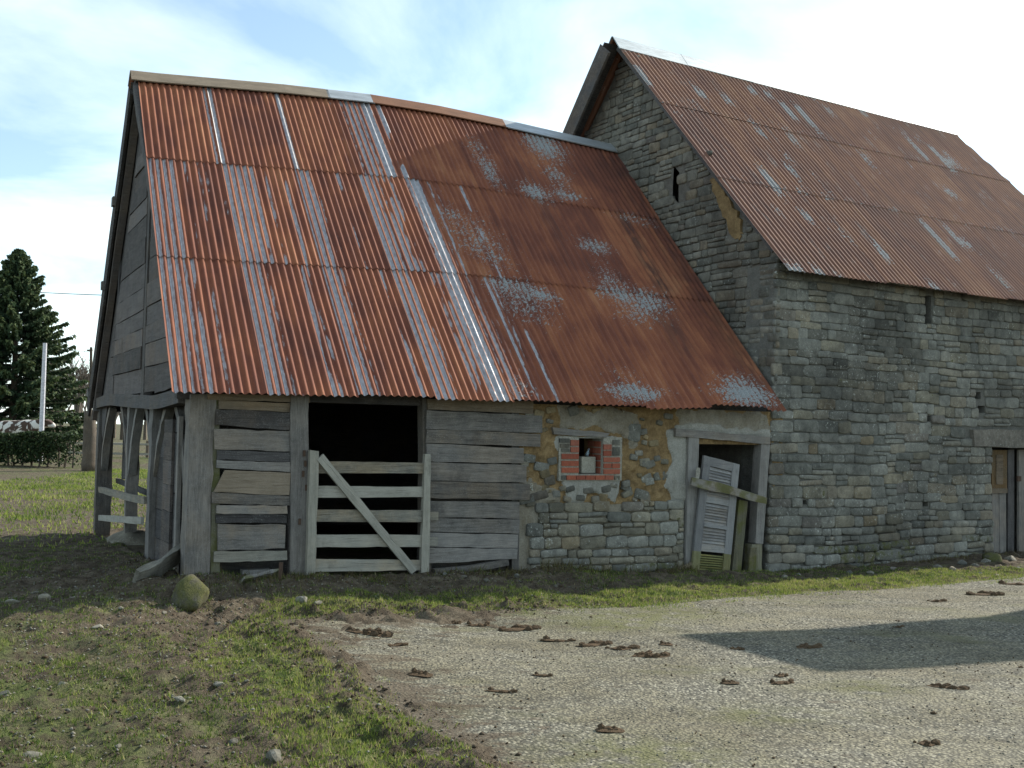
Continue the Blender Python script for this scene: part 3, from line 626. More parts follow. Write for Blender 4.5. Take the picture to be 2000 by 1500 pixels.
rx = [wf(u, v, YR)[0] for u, v in [(254, 140), (552, 172), (635, 180), (722, 190), (980, 240), (1215, 292)]]
for (a, b, mt, lb) in zip(rx, rx[1:], [M_browncap, M_browncap, M_zinc, M_rustcap, M_zinc], ['brown board-like ridge cap', 'short brown ridge cap', 'short galvanised ridge cap', 'rusty ridge cap', 'galvanised ridge cap']):
    k = ridge_cap(WA, a, b + .03, YR, lambda x: zr(x) + .055, mt); k['label'] = lb
beam('ridge_beam', WA, [(rx[0] + .06, YR, zr(0) - .13), (7.2, YR, zr(7.2) - .16)], .16, .14, M_dx, n=8)
# verge timbers along the back slope and purlin ends
def back_z(y): return 2.0 + (float(zr(0)) - 2.0) * (YB - y) / (YB - YR)
def front_z(y): return float(ze(0)) + (float(zr(0)) - float(ze(0))) * (y - YE) / (YR - YE)
beam('bargeboard', WA, [(-.115, YR + .05, back_z(YR) - .16), (-.115, YB, back_z(YB) - .13)], .26, .035, M_dy, up=(0, 0, 1), n=10)
beam('rafter', WA, [(-.03, YR + .05, back_z(YR) - .34), (-.03, YB - .1, back_z(YB) - .24)], .10, .09, M_wy, n=10)
beam('rafter', WA, [(-.06, YR - .05, front_z(YR) - .15), (-.06, -.1, front_z(-.1) - .12)], .12, .09, M_dy, n=10)
for y in (4.75, 5.6, 6.8): beam('purlin', WA, [(-.17, y, back_z(y) - .12), (.8, y, back_z(y) - .12)], .12, .12, M_wx, n=4)
# gable boarding: wide planks between the studs
GB = 2.06
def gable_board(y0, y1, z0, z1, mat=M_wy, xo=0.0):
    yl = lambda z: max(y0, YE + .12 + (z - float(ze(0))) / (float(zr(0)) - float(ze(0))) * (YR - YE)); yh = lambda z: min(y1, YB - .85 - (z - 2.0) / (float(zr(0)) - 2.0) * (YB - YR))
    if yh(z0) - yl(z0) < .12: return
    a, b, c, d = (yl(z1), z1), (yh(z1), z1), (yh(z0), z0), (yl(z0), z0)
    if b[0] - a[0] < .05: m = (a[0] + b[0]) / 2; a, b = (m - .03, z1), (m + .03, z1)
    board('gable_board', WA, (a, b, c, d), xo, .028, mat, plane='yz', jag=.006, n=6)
gz0 = GB; k = 0
slot = (2.55, 2.72)
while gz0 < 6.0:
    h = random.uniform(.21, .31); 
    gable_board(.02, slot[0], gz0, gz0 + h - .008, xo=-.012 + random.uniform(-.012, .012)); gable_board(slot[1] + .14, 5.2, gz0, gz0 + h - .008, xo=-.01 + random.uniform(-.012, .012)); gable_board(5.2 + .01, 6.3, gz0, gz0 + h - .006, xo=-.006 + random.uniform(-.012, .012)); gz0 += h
beam('stud', WA, [(.05, slot[1] + .07, 2.0), (.05, slot[1] + .07, 4.9)], .15, .10, M_dx, up=(0, 1, 0), n=8)  # stud coloured dark to stand for the shadowed slot beside it
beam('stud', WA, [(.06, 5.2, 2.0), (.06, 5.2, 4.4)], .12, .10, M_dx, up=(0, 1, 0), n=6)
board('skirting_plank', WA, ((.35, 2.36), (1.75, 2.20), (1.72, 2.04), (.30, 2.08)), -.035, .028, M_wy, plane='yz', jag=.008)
beam('tie_beam', WA, [(.02, .28, 1.98), (.0, 1.5, 1.93), (.02, 3.4, 1.98), (.02, 5.2, 2.02), (.02, 6.95, 1.99)], .15, .15, M_dx, jag=.009, n=14)
beam('wall_plate', WA, [(-.1, .14, 2.02), (7.25, .14, 2.03)], .14, .14, M_dx, n=10)
beam('wall_plate', WA, [(-.08, 6.72, 1.95), (7.2, 6.72, 1.95)], .16, .16, M_dx, n=8)
# posts of the gable side, with their curved braces
def post(x, y, z0, z1, w, t, mat=M_wx, lean=(0, 0), jag=.009, tp=1.0, at=WA, name='post'): return beam(name, at, [(x, y, z0), (x + lean[0] * .5, y + lean[1] * .5, (z0 + z1) / 2), (x + lean[0], y + lean[1], z1)], w, t, mat, up=(1, 0, 0), jag=jag, n=12, taper=tp)
cp = post(.122, .12, .14, 2.0, .235, .22, M_wx, jag=.012, lean=(.01, 0)); cp['label'] = 'stout corner post with split grain'
yA = wg(290, 900)[0]; yB_ = wg(241, 950)[0]; yC = 6.72
post(.11, yA, .12, 1.95, .20, .19, M_wx, jag=.012); post(.10, yB_, .30, 1.95, .15, .15, M_wx, jag=.010); post(.10, yC, -.05, 1.98, .22, .22, M_wx, jag=.010)
def brace(y, z, y1, z1, w=.09): 
    beam('brace', WA, [(.09, y, z), (.09, y + (y1 - y) * .28, z + (z1 - z) * .42), (.09, y + (y1 - y) * .62, z + (z1 - z) * .74), (.09, y1, z1)], w, .10, M_wx, up=(0, 1, 0), jag=.006, n=10)
brace(.33, 1.15, .95, 1.93); brace(yA - .05, 1.10, yA - .75, 1.93); brace(yA + .05, 1.15, yA + .62, 1.93); brace(yB_ - .05, 1.05, yB_ - .62, 1.93); brace(yB_ + .05, 1.10, yB_ + .75, 1.93); brace(yC - .08, 1.0, yC - .85, 1.93)
for (q0, q1) in (((285, 978), (196, 956)), ((280, 1017), (196, 1011))): a, b = wg(*q0), wg(*q1); beam('rail', WA, [(-.01, a[0], a[1]), (-.01, b[0], b[1])], .085, .035, M_gate, up=(0, 0, 1), n=8)
beam('rail', WA, [(.30, yA + .1, .80), (.30, yC, .82)], .07, .05, M_dx, n=6)
# boarded bay between corner post and the braced post
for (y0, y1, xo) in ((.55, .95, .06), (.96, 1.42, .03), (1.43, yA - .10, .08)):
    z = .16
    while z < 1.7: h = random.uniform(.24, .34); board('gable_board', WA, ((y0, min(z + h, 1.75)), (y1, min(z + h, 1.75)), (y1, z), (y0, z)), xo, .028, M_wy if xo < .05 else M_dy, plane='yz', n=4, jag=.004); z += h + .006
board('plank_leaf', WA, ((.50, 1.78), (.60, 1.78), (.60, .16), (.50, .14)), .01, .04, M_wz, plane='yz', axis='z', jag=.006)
# porch: added light-blocking partition, back end boards
board('shade_partition', WA, ((yA + .1, 2.3), (6.7, 2.3), (6.7, -.05), (yA + .1, .05)), 1.02, .04, M_dy, plane='yz', n=4)
board('shade_partition', WA, ((.12, 2.3), (1.06, 2.3), (1.06, .05), (.12, .05)), yA + .14, .04, M_dx, n=4)
board('plank_panel', WA, ((5.35, 1.9), (6.6, 1.9), (6.6, .85), (5.6, .95)), .34, .035, M_dy, plane='yz', n=5, jag=.01)
V, Fc = boxm(1.0, 7.25, 6.66, 6.72, -.05, 2.26); link('back_wall', mesh('back_wall', V, Fc, M_dx), wbarn)
V, Fc = boxm(.35, 1.0, 6.66, 6.72, 1.75, 2.26); link('back_board', mesh('back_board', V, Fc, M_dx), wbarn)
# -------- front, timber bays
LB = [(426, 566, 781, 787, 798, 805, M_bx, .01), (421, 569, 799, 806, 830, 841, M_dx, -.012), (418, 571, 838, 843, 877, 882, M_wx, 0), (425, 567, 879, 884, 897, 902, M_dx, -.008), (424, 567, 899, 903, 915, 922, M_wx, -.01),
      (415, 566, 962, 968, 984, 987, M_wx, -.006), (423, 561, 986, 988, 1003, 1004, M_wx, -.012), (423, 561, 1004, 1005, 1021, 1022, M_dx, -.006), (426, 557, 1024, 1025, 1075, 1071, M_wx, -.016), (418, 561, 1077, 1076, 1099, 1094, M_gate, -.008)]
for xl, xr, a, b, c_, d, m, yo in LB: bpx('board', WA, (xl, xr, a, b, c_, d), yo - .01, .03, m, jag=.007)
q = board('board', WA, (wf(439, 918), wf(567, 923), wf(564, 967), wf(416, 961)), -.022, .028, M_bx, jag=.004); q['label'] = 'brown board with a slanted end'
bpx('batten', WA, (412, 429, 776, 776, 1132, 1133), .022, .05, M_mz, axis='z', jag=.006); bpx('batten', WA, (562, 577, 776, 776, 1130, 1130), .022, .05, M_dz, axis='z', jag=.005)
dp = bpx('door_post', WA, (568, 603, 772, 772, 1130, 1130), -.03, .10, M_wz, axis='z', jag=.008); dp['label'] = 'wide upright plank with old hinge holes'
bpx('head_board', WA, (405, 604, 769, 772, 781, 786), -.02, .05, M_bx, jag=.006)
V, Fc = boxm(.26, 1.22, .34, .37, .1, 2.0); link('shade_backing', mesh('shade_backing', V, Fc, M_dx), wbarn)  # dark panel behind the boards, standing in for the shaded interior
RB = [(836, 1041, 779, 784, 800, 808, M_bx, .01), (833, 1060, 801, 812, 838, 846, M_wx, -.022), (833, 1055, 839, 847, 864, 873, M_wx, -.012), (834, 1024, 866, 876, 901, 905, M_wx, 0), (838, 1029, 903, 908, 938, 943, M_wx, -.012), (838, 1035, 940, 945, 973, 976, M_wx, -.02),
      (838, 1015, 978, 980, 1010, 1013, M_wx, -.004), (836, 1014, 1012, 1015, 1039, 1042, M_wx, -.01), (834, 1012, 1041, 1044, 1068, 1070, M_wx, -.006), (833, 1011, 1070, 1072, 1101, 1091, M_wx, -.014)]
for xl, xr, a, b, c_, d, m, yo in RB: bpx('board', WA, (xl, xr, a, b, c_, d), yo - .015, .028, m, jag=.006)
bpx('post', WA, (826, 842, 778, 778, 1124, 1124), .03, .14, M_wz, axis='z', jag=.006); bpx('post', WA, (1000, 1014, 780, 780, 1116, 1114), .03, .12, M_wz, axis='z', jag=.006)
a = wf(846, 1117); b = wf(990, 1098); beam('sill_log', WA, [(a[0], -.02, a[1]), ((a[0] + b[0]) / 2, -.03, (a[1] + b[1]) / 2 - .01), (b[0], -.01, b[1])], .07, .07, M_wx, up=(0, 0, 1), n=8)
for (xa, xb) in ((-.0, 0),):
    V, Fc = boxm(wf(836, 900)[0], wf(1010, 900)[0], .2, .24, .1, 2.0); link('shade_backing', mesh('shade_backing', V, Fc, M_dx), wbarn)  # dark sheet behind the gaps in place of interior shade
a = wf(836, 1000)[0]
for y_, z in ((1007, 0), (1056, 0)): zz = wf(850, y_)[1]; V, Fc = boxm(a, a + .10, -.05, -.03, zz - .045, zz + .045); link('rail_end', mesh('rail_end', V, Fc, M_gate), wbarn)
for (u, v) in ((592, 885), (594, 905), (590, 925), (583, 1018), (596, 952)):
    x_, z_ = wf(u, v); V, Fc = boxm(-.012, .012, -.012, .01, -.03, .03); link('hinge_iron', mesh('hinge_iron', V, Fc, M_iron), wbarn, (x_, -.035, z_))
# -------- front, cob and rubble bay
XC0 = wf(1014, 950)[0]; XC1 = wf(1503, 950)[0] + .25
win = (wf(1131, 890)[0], wf(1178, 890)[0], wf(1150, 926)[1], wf(1150, 856)[1]); dor = (wf(1360, 950)[0], wf(1511, 950)[0], -.3, wf(1420, 868)[1])
PLA = [[(1300, 838), (1345, 838), (1345, 1085), (1330, 1080), (1318, 1010), (1325, 990), (1295, 950), (1312, 900)], [(1320, 826), (1503, 842), (1503, 858), (1320, 842)], [(1086, 852), (1218, 850), (1218, 945), (1205, 985), (1170, 960), (1115, 990), (1100, 940)]]
REN = [[(1090, 795), (1250, 800), (1250, 875), (1232, 880), (1215, 850), (1100, 830)], [(1330, 800), (1503, 805), (1503, 850), (1320, 835)], [(1015, 940), (1090, 960), (1090, 985), (1015, 985)]]
def inpoly(X, Z, poly):
    P = [wf(*p) for p in poly]; ins = np.zeros(X.shape, bool); d2 = np.full(X.shape, 1e9)
    for i in range(len(P)):
        a, b = np.array(P[i]), np.array(P[(i + 1) % len(P)]); ins ^= ((a[1] > Z) != (b[1] > Z)) & (X < (b[0] - a[0]) * (Z - a[1]) / (b[1] - a[1] + 1e-12) + a[0])
        e = b - a; t = np.clip(((X - a[0]) * e[0] + (Z - a[1]) * e[1]) / (e @ e), 0, 1); d2 = np.minimum(d2, (X - a[0] - t * e[0]) ** 2 + (Z - a[1] - t * e[1]) ** 2)
    return np.where(ins, 1, -1) * np.sqrt(d2)
def plasterf(X, Z): s = np.maximum.reduce([inpoly(X, Z, p) for p in PLA]) + .12 * (fbm(X * 7, Z * 7, 31, 4) - .5); return sstep(-.03, .03, s)
def renderf(X, Z): s = np.maximum.reduce([inpoly(X, Z, p) for p in REN]) + .22 * (fbm(X * 5, Z * 5, 37, 4) - .5); return sstep(-.05, .05, s)
zst = wf(1150, 985)[1]
def cobdepth(X, Z):
    d = .035 - .02 * renderf(X, Z) - .022 * plasterf(X, Z) + (1 - plasterf(X, Z)) * (.075 * (fbm(X * 4, Z * 4, 51, 3) - .5) + .05 * (fbm(X * 13, Z * 13, 53, 3) - .5))
    low = sstep(zst + .06, zst - .02, Z + .05 * (fbm(X * 3, Z * 3, 55, 2) - .5)); return d * (1 - low) + .045 * low
cw, cme, Xg, Zg = wall_grid('cob_wall', WA, np.arange(XC0, XC1, .024), np.arange(-.15, 2.03, .024), [win, dor], .42, cobdepth, M_cob)
n2 = Xg.size; attr(cme, 'plaster', np.concatenate([plasterf(Xg, Zg).ravel(), np.zeros(n2)])); attr(cme, 'render', np.concatenate([np.maximum(renderf(Xg, Zg), sstep(zst + .03, zst - .03, Zg) * .8).ravel(), np.zeros(n2)]))
V, Fc = boxm(win[0] - .3, win[1] + .3, .9, .95, .8, 2.0); link('shade_backing', mesh('shade_backing', V, Fc, M_dx), wbarn)  # dark sheet set behind the window for a shaded interior
def put_stone(at, parent, cx, cz, w, h, tilt, y, depth, mat, rotz=0.0, x=None):
    o = link('stone', random.choice(SMESH), parent); o.scale = (w, depth, h); o.rotation_euler = (0, tilt, rotz)
    o.location = (cx, y, cz) if x is None else (x, cx, cz); set_mat(o, mat); return o
xd0 = wf(1336, 1050)[0]
def skipw(cx, cz, w, h):
    if cx + w / 2 > xd0 + .02 or cx - w / 2 < XC0 - .02: return True
    return cz + h / 2 > zst + .03 + .10 * (float(vnoise(cx * 3, 1.0, 8)) - .3) + (.0)
ST = courses(XC0 - .02, xd0, -.06, zst + .2, (.085, .16), (.12, .36), skipw, .010, .2)
for s in ST:
    mt = M_stm if (s[1] < .16 and random.random() < .45) else (M_stw if random.random() < .6 else M_st); put_stone(WA, cw, *s, .05, .055, mt)
for u, v, w, h in [(1290, 930, .16, .10), (1255, 965, .2, .12), (1240, 893, .10, .07), (1262, 905, .12, .08), (1285, 895, .09, .07), (1225, 945, .1, .08), (1060, 912, .18, .10), (1075, 938, .14, .1), (1035, 895, .16, .1), (1050, 968, .3, .09), (1270, 940, .13, .09), (1080, 900, .12, .08), (1250, 885, .1, .07), (1262, 975, .14, .1), (1030, 975, .2, .1), (1088, 965, .1, .08), (1115, 955, .12, .07), (1150, 958, .14, .07), (1185, 955, .13, .08), (1135, 972, .12, .07), (1165, 975, .1, .08), (1240, 845, .18, .2), (1200, 948, .1, .05), (1110, 975, .1, .07)]:
    x_, z_ = wf(u, v); put_stone(WA, cw, x_, z_, w, h, random.uniform(-.3, .3), .046, .045, M_std if random.random() < .5 else M_st)
for _ in range(75):
    u, v = random.uniform(1020, 1330), random.uniform(800, 985)
    if 1070 < u < 1225 and 825 < v < 945: continue
    x_, z_ = wf(u, v)
    if float(plasterf(np.array([x_]), np.array([z_]))[0]) > .3: continue
    w_ = random.uniform(.05, .15); put_stone(WA, cw, x_, z_, w_, w_ * random.uniform(.45, .9), random.uniform(-.4, .4), .05 + random.uniform(-.006, .012), .045, random.choice((M_stw, M_std, M_cobst, M_cobst)))
# brick surround of the little window
bs = link('brick_surround', mesh('brick_surround', *boxm(0, .001, 0, .001, 0, .001), M_pale), wbarn)
xa, xb = wf(1092, 900)[0], wf(1215, 900)[0]; za, zb = wf(1150, 939)[1], wf(1150, 853)[1]
V = []; Fc = []
for (p, q, r_, s_) in ((xa, win[0] - .004, za, zb), (win[1] + .004, xb, za, zb), (win[0] - .004, win[1] + .004, za, win[2] - .004)):
    v_, f_ = boxm(p, q, .004, .05, r_, s_); Fc += [tuple(i + len(V) for i in f) for f in f_]; V += v_
bs.data = mesh('brick_surround', V, Fc, M_pale)
BM = mesh('brick', *boxm(-.5, .5, -.5, .5, -.5, .5), M_brick)
def brick(x0, x1, y0, y1, d=.03, mat=None, ya=-.012):
    (p, q), (r_, s_) = wf(x0, y1), wf(x1, y0); o = link('brick' if mat is None else 'stone', BM, bs); o.location = ((p + r_) / 2, ya + d / 2, (q + s_) / 2); o.scale = (r_ - p, d, s_ - q); o.rotation_euler = (0, random.uniform(-.012, .012), 0)
    if mat: set_mat(o, mat)
P5 = lambda X, Y: (1040 + X / 5, 800 + Y / 5)
def br5(X0, X1, Y0, Y1, mat=None): a = P5(X0, Y0); b = P5(X1, Y1); brick(a[0], b[0], a[1], b[1], mat=mat)
for r_ in [(370, 450, 297, 352), (370, 450, 366, 416), (282, 448, 432, 482), (282, 448, 500, 550), (282, 448, 566, 616), (330, 420, 642, 686), (425, 512, 642, 686), (518, 605, 642, 686), (612, 700, 642, 686), (706, 788, 642, 686), (692, 768, 340, 391), (692, 768, 402, 452), (692, 850, 467, 512), (692, 766, 526, 571), (775, 850, 526, 571), (692, 850, 582, 628)]: br5(*r_)
for r_ in [(262, 360, 282, 322), (270, 360, 334, 370), (284, 360, 380, 414), (782, 848, 296, 344), (782, 848, 366, 450), (800, 848, 646, 684), (282, 324, 642, 684)]: br5(*r_, mat=M_std)
zc_ = [win[2] + i * .078 for i in range(6)]
for z_ in zc_[:-1]:
    if z_ + .07 > win[3]: continue
    for y_ in (.055, .20):
        o = link('brick', BM, bs); o.location = (win[1] + .004, y_ + .06, z_ + .035); o.scale = (.03, .13, .064)
lt = board('window_lintel', WA, (wf(1078, 834), wf(1189, 846), wf(1182, 854), wf(1080, 848)), -.02, .12, M_wx, jag=.006); lt['label'] = 'slanting weathered lintel over the small window'
V, Fc = boxm(win[0], win[1], .01, .4, win[2] - .02, win[2] + .004); link('sill', mesh('sill', V, Fc, M_mortg), wbarn)
# -------- doorway timbers
bpx('door_lintel', WA, (1321, 1505, 837, 853, 852, 868), -.035, .16, M_wx, jag=.006)
board('door_jamb', WA, (wf(1343, 853), wf(1363, 855), wf(1358, 1112), wf(1338, 1108)), -.02, .14, M_wz, axis='z', jag=.005)
board('door_jamb', WA, (wf(1485, 866), wf(1502, 867), wf(1488, 1062), wf(1473, 1062)), -.02, .14, M_wz, axis='z', jag=.005)
board('jamb_foot', WA, (wf(1465, 1062), wf(1485, 1062), wf(1484, 1130), wf(1461, 1130)), -.035, .13, M_mz, axis='z', jag=.006)
V, Fc = boxm(dor[0] - .1, XC1, 1.6, 1.65, -.1, 2.0); link('shade_backing', mesh('shade_backing', V, Fc, M_dx), wbarn)  # dark sheet set behind the doorway as interior shade
# ================================================================== the stone barn
sbarn = thing('stone_barn', 'tall grey rubble stone barn with a hipped rusty lichened iron roof', 'barn', tuple(SB.o), SB.a); SA = At(sbarn)
SYR, SYE = 3.4, -.25
_sa = SB.hit(1540, 527, 1, SYE); _sb = SB.hit(1197, 78, 1, SYR); _sc = SB.hit(1848, 255, 1, SYR)
SZE, SZR, SX0e, SX0r, SX1r = _sa[2], _sb[2], _sa[0], _sb[0], _sc[0]
def Ss(x, t):
    xr = x + (SX0r - SX0e) * np.clip(1 - (x - SX0e) / 5, 0, 1)
    P = np.stack([x * (1 - t) + xr * t, SYE + (SYR - SYE) * t, SZE + (SZR - SZE) * t - .02 * np.sin(np.pi * t)], -1); h = SZR - SZE; L = math.hypot(h, SYR - SYE)
    return P, np.stack([0 * x, -h / L + 0 * x, (SYR - SYE) / L + 0 * t], -1), L
# hip line from the far end of the ridge through the point where it leaves the picture
xh, th_ = 10.0, .7
for _ in range(80):
    f = lambda a, b: np.array(proj(SB.w(Ss(np.array(a), np.array(b))[0])))
    p = f(xh, th_); J = np.stack([(f(xh + .01, th_) - p) / .01, (f(xh, th_ + .01) - p) / .01], 1); d = np.linalg.solve(J, np.array([2000, 383]) - p); xh += d[0] * .5; th_ += d[1] * .5
HIPL = (xh - SX1r) / max(.05, 1 - th_); SXE = SX1r + HIPL
hip = lambda X: np.clip(1 - (X - SX1r) / HIPL, 0, 1)
def sattrs(c, row):
    def f(X, T, ph): return dict(zinc=.30 * vnoise(np.floor(X / .09), T * 6 + row * 3, 3) * (vnoise(X * 1.3, T * 3, 4) > .75), flake=.12 + .75 * sstep(.66, .84, vnoise(np.floor(X / .181) * 7.3, T * 11, 19)) * sstep(.40, .58, fbm(X * .9, T * 4, 20, 3)) + .28 * np.exp(-((T - .36) / .012) ** 2) + .28 * np.exp(-((T - .69) / .012) ** 2), stain=.35 * sstep(.6, .8, fbm(X * .8, T * 3, 29, 3)))
    return f
x = SX0e; c = 0
while x < SXE - .05:
    x1 = min(x + .905 + .05, SXE)
    for row, (a, b) in enumerate(((random.uniform(-.004, .004), .37), (.355, .70), (.685, 1.0))):
        if hip(np.array(x)) <= a + .02: continue
        corrugated('roof_sheet', SA, Ss, x, x1, np.linspace(a, b, 7), .0905, .0095, M_rust2, sattrs(c, row), lift=.004 + .006 * row + .003 * (c % 2), xend=(hip if x1 > SX1r - .2 else None), ppw=7)
    x += .905; c += 1
def Sbk(x, t):
    P = np.stack([x + 0 * t, 2 * SYR - SYE + (SYE - SYR) * t, SZE + (SZR - SZE) * t], -1); h = SZR - SZE; L = math.hypot(h, SYR - SYE); return P, np.stack([0 * x, h / L + 0 * x, (SYR - SYE) / L + 0 * t], -1), L
x = SX0e - .11
while x < SXE - .1:
    corrugated('roof_sheet', SA, Sbk, x, min(x + 2.1, SXE), [0, .5, 1], .0905, .0095, M_rust2, noat, lift=.004, ppw=4, xend=(hip if x > SX1r - 2.2 else None)); x += 2.05
V = [(SX1r, SYR, SZR), (SXE, SYE, SZE), (SXE, 2 * SYR - SYE, SZE), (SX1r - .05, SYR, SZR - .03), (SXE - .05, SYE, SZE - .03), (SXE - .05, 2 * SYR - SYE, SZE - .03)]
hs = mesh('hip_end', V, [(0, 1, 2), (3, 5, 4), (0, 3, 4, 1), (1, 4, 5, 2), (2, 5, 3, 0)], M_rust2); attrv(hs, 'rc', [v for v in V]); [attr(hs, k, [0] * 6) for k in ('zinc', 'flake', 'stain')]; link('hip_end', hs, sbarn)
n = 6
for i in range(n):
    a = SX0r - .02 + (SX1r + .1 - SX0r) * i / n; b = SX0r + (SX1r + .1 - SX0r) * (i + 1) / n; ridge_cap(SA, a, b + .04, SYR, lambda x, i=i: SZR + .03 + .004 * (i % 2), M_zincpale, w=.21, drop=.22)
beam('bargeboard', SA, [(SX0r - .13, SYR + .02, SZR - .16), (SX0e - .13, 2 * SYR - SYE, SZE - .16)], .30, .04, M_dy, n=6)  # bargeboard made wide and dark, standing in for the shaded roof underside
beam('soffit_shade_strip', SA, [(SX0r - .0, SYR + .02, SZR - .06), (SX0e - .0, 2 * SYR - SYE, SZE - .06)], .03, .3, M_dy, up=(0, .7, .7), n=6); beam('rafter', SA, [(SX0r + .10, SYR - .04, SZR - .12), (SX0e + .12, SYE + .35, SZE + .30)], .08, .08, M_dy, n=6)  # dark board laid over the sheet underside to paint in its shade
# front wall
dh = (sf(1938, 1000)[0], sf(1938, 1000)[0] + 1.25, -.3, sf(1938, 874)[1])
hl = lambda u0, u1, v0, v1: (sf(u0, v1)[0], sf(u1, v1)[0], sf(u0, v1)[1], sf(u1, v0)[1])
HO = [dh, hl(1807, 1821, 578, 633), hl(1906, 1918, 766, 779), hl(1912, 1926, 793, 806), hl(1811, 1820, 812, 823), hl(1805, 1815, 977, 990), hl(1567, 1577, 977, 986)]
shear = lambda x, z: x + LEAN * z * np.clip(1 - x / 3.2, 0, 1)
fw, fme, Xg, Zg = wall_grid('front_wall', SA, np.arange(0, SXE - .2, .22), np.arange(-.25, SZE + .22, .22), HO, .55, lambda X, Z: .022 + .012 * (fbm(X * 3, Z * 3, 2, 3) - .5), M_mort)
for v in fme.vertices: v.co.x = float(shear(v.co.x, v.co.z))
fme.update()
raw = courses(0.0, SXE - .3, -.12, SZE + .14, (.095, .18), (.15, .44), lambda *a: False, .009, .14); SF = []
for cx, cz, w, h, t in raw:
    ok = True
    for H_ in HO:
        if cx - w / 2 < H_[1] and cx + w / 2 > H_[0] and cz - h / 2 < H_[3] - .015 and cz + h / 2 > H_[2] + .015:
            l, r = H_[0] - (cx - w / 2), (cx + w / 2) - H_[1]; tp = (cz + h / 2) - H_[3]; bt = H_[2] - (cz - h / 2); best = max((l, 'l'), (r, 'r'), (tp, 't'), (bt, 'b'))
            if best[0] < .045: ok = False; break
            if best[1] == 'l': cx, w = cx - w / 2 + l / 2, l - .004
            elif best[1] == 'r': cx, w = cx + w / 2 - r / 2, r - .004
            elif best[1] == 't': cz, h = cz + h / 2 - tp / 2, tp - .004
            else: cz, h = cz - h / 2 + bt / 2, bt - .004
    if ok: SF.append((cx, cz, w, h, t))
lz0, lz1 = sf(1900, 872)[1], sf(1900, 838)[1]; lx0 = sf(1897, 855)[0]
SF = [s for s in SF if not (s[0] > lx0 - .02 and s[0] < dh[1] + .3 and lz0 - .05 < s[1] < lz1 + .03)]
# gable wall
def szroof(y): return SZE + (SZR - SZE) * (1 - abs(y - SYR) / (SYR - SYE)) - .07
gys = np.concatenate([np.arange(0, 7.0, .22), [6.8]]); 
h1 = [sg(1311, 400), sg(1325, 335)]; h2 = [sg(1408, 366), sg(1417, 348)]; h3 = [sg(1471, 578), sg(1480, 532)]
ghol = [(h1[1][0], h1[0][0], h1[0][1], h1[1][1]), (h2[1][0], h2[0][0], h2[0][1], h2[1][1]), (h3[1][0], h3[0][0], h3[0][1], h3[1][1])]
gys = np.unique(np.round(np.concatenate([gys] + [np.array(h[:2]) for h in ghol]), 4)); gh = np.linspace(0, 1, 44)
V = []; Fc = []
for t_ in (0, .5):
    for y in gys:
        for k in gh: z = -.25 + (szroof(y) + .25) * k; V.append((LEAN * z + .022 + t_ + (.02 * (float(fbm(y * 3, z * 3, 66, 2)) - .5) if t_ == 0 else 0), y + (.02 if y == 0 else 0), z))
m_ = len(gh); Ng = len(gys) * m_
for i in range(len(gys) - 1):
    for j in range(m_ - 1):
        a, b, c_, d = i * m_ + j, (i + 1) * m_ + j, (i + 1) * m_ + j + 1, i * m_ + j + 1; yc = (gys[i] + gys[i + 1]) / 2; zc = (V[a][2] + V[c_][2]) / 2
        if any(h[0] < yc < h[1] and h[2] < zc < h[3] for h in ghol): continue
        Fc += [(a, d, c_, b), (a + Ng, b + Ng, c_ + Ng, d + Ng)]
for i in range(len(gys) - 1): j = m_ - 1; a, b = i * m_ + j, (i + 1) * m_ + j; Fc.append((a, a + Ng, b + Ng, b))
gw = link('gable_wall', mesh('gable_wall', V, Fc, M_mortg), sbarn)
def skipg(cy, cz, w, h):
    if cz + h / 2 > szroof(cy) - .02 or cy > 6.6: return True
    p = WB.l(SB.w((LEAN * cz, cy, cz)))
    if p[1] < YR + .3 and cz < 2.0 + (p[1] - YE) / (YR - YE) * 4.3 - .25: return True
    if p[1] >= YR + .3 and cz < 5.9: return True
    for h_ in ghol:
        if h_[0] - w * .35 < cy < h_[1] + w * .35 and h_[2] - h * .4 < cz < h_[3] + h * .4: return True
    q = proj(SB.w((LEAN * cz, cy, cz)))            # bare earth render where stones are covered
    e1 = ((q[0] - 1425) / 26) ** 2 + ((q[1] - 405 - (q[0] - 1425) * 1.55) / 38) ** 2
    return e1 < 1
SG = courses(0.0, 6.7, .2, SZR, (.08, .16), (.12, .38), skipg, .010, .25)
ALL = [('f',) + s for s in SF] + [('g',) + s for s in SG]
def sinfo(s):
    k, cx, cz, w, h, t = s
    if k == 'f': p = SB.w((shear(cx, cz), 0, cz)); dz = 1
    else: p = SB.w((LEAN * cz, cx, cz)); dz = .5
    u, v = proj(p); vis = -20 < u < 2020 and -20 < v < 1520
    return (w * h * dz / (np.hypot(p[0], p[1]) ** 2)) * (1 if vis else 0), u, v
INF = [sinfo(s) for s in ALL]; order = sorted(range(len(ALL)), key=lambda i: -INF[i][0]); top = set(order[:300])
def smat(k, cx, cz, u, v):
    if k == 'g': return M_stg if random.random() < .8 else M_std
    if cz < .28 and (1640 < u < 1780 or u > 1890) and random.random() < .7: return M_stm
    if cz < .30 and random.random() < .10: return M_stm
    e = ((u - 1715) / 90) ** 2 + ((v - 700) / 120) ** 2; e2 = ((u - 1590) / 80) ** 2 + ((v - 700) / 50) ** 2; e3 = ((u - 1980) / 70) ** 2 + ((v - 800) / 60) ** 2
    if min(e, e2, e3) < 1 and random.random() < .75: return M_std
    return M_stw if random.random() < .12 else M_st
BULK = {}
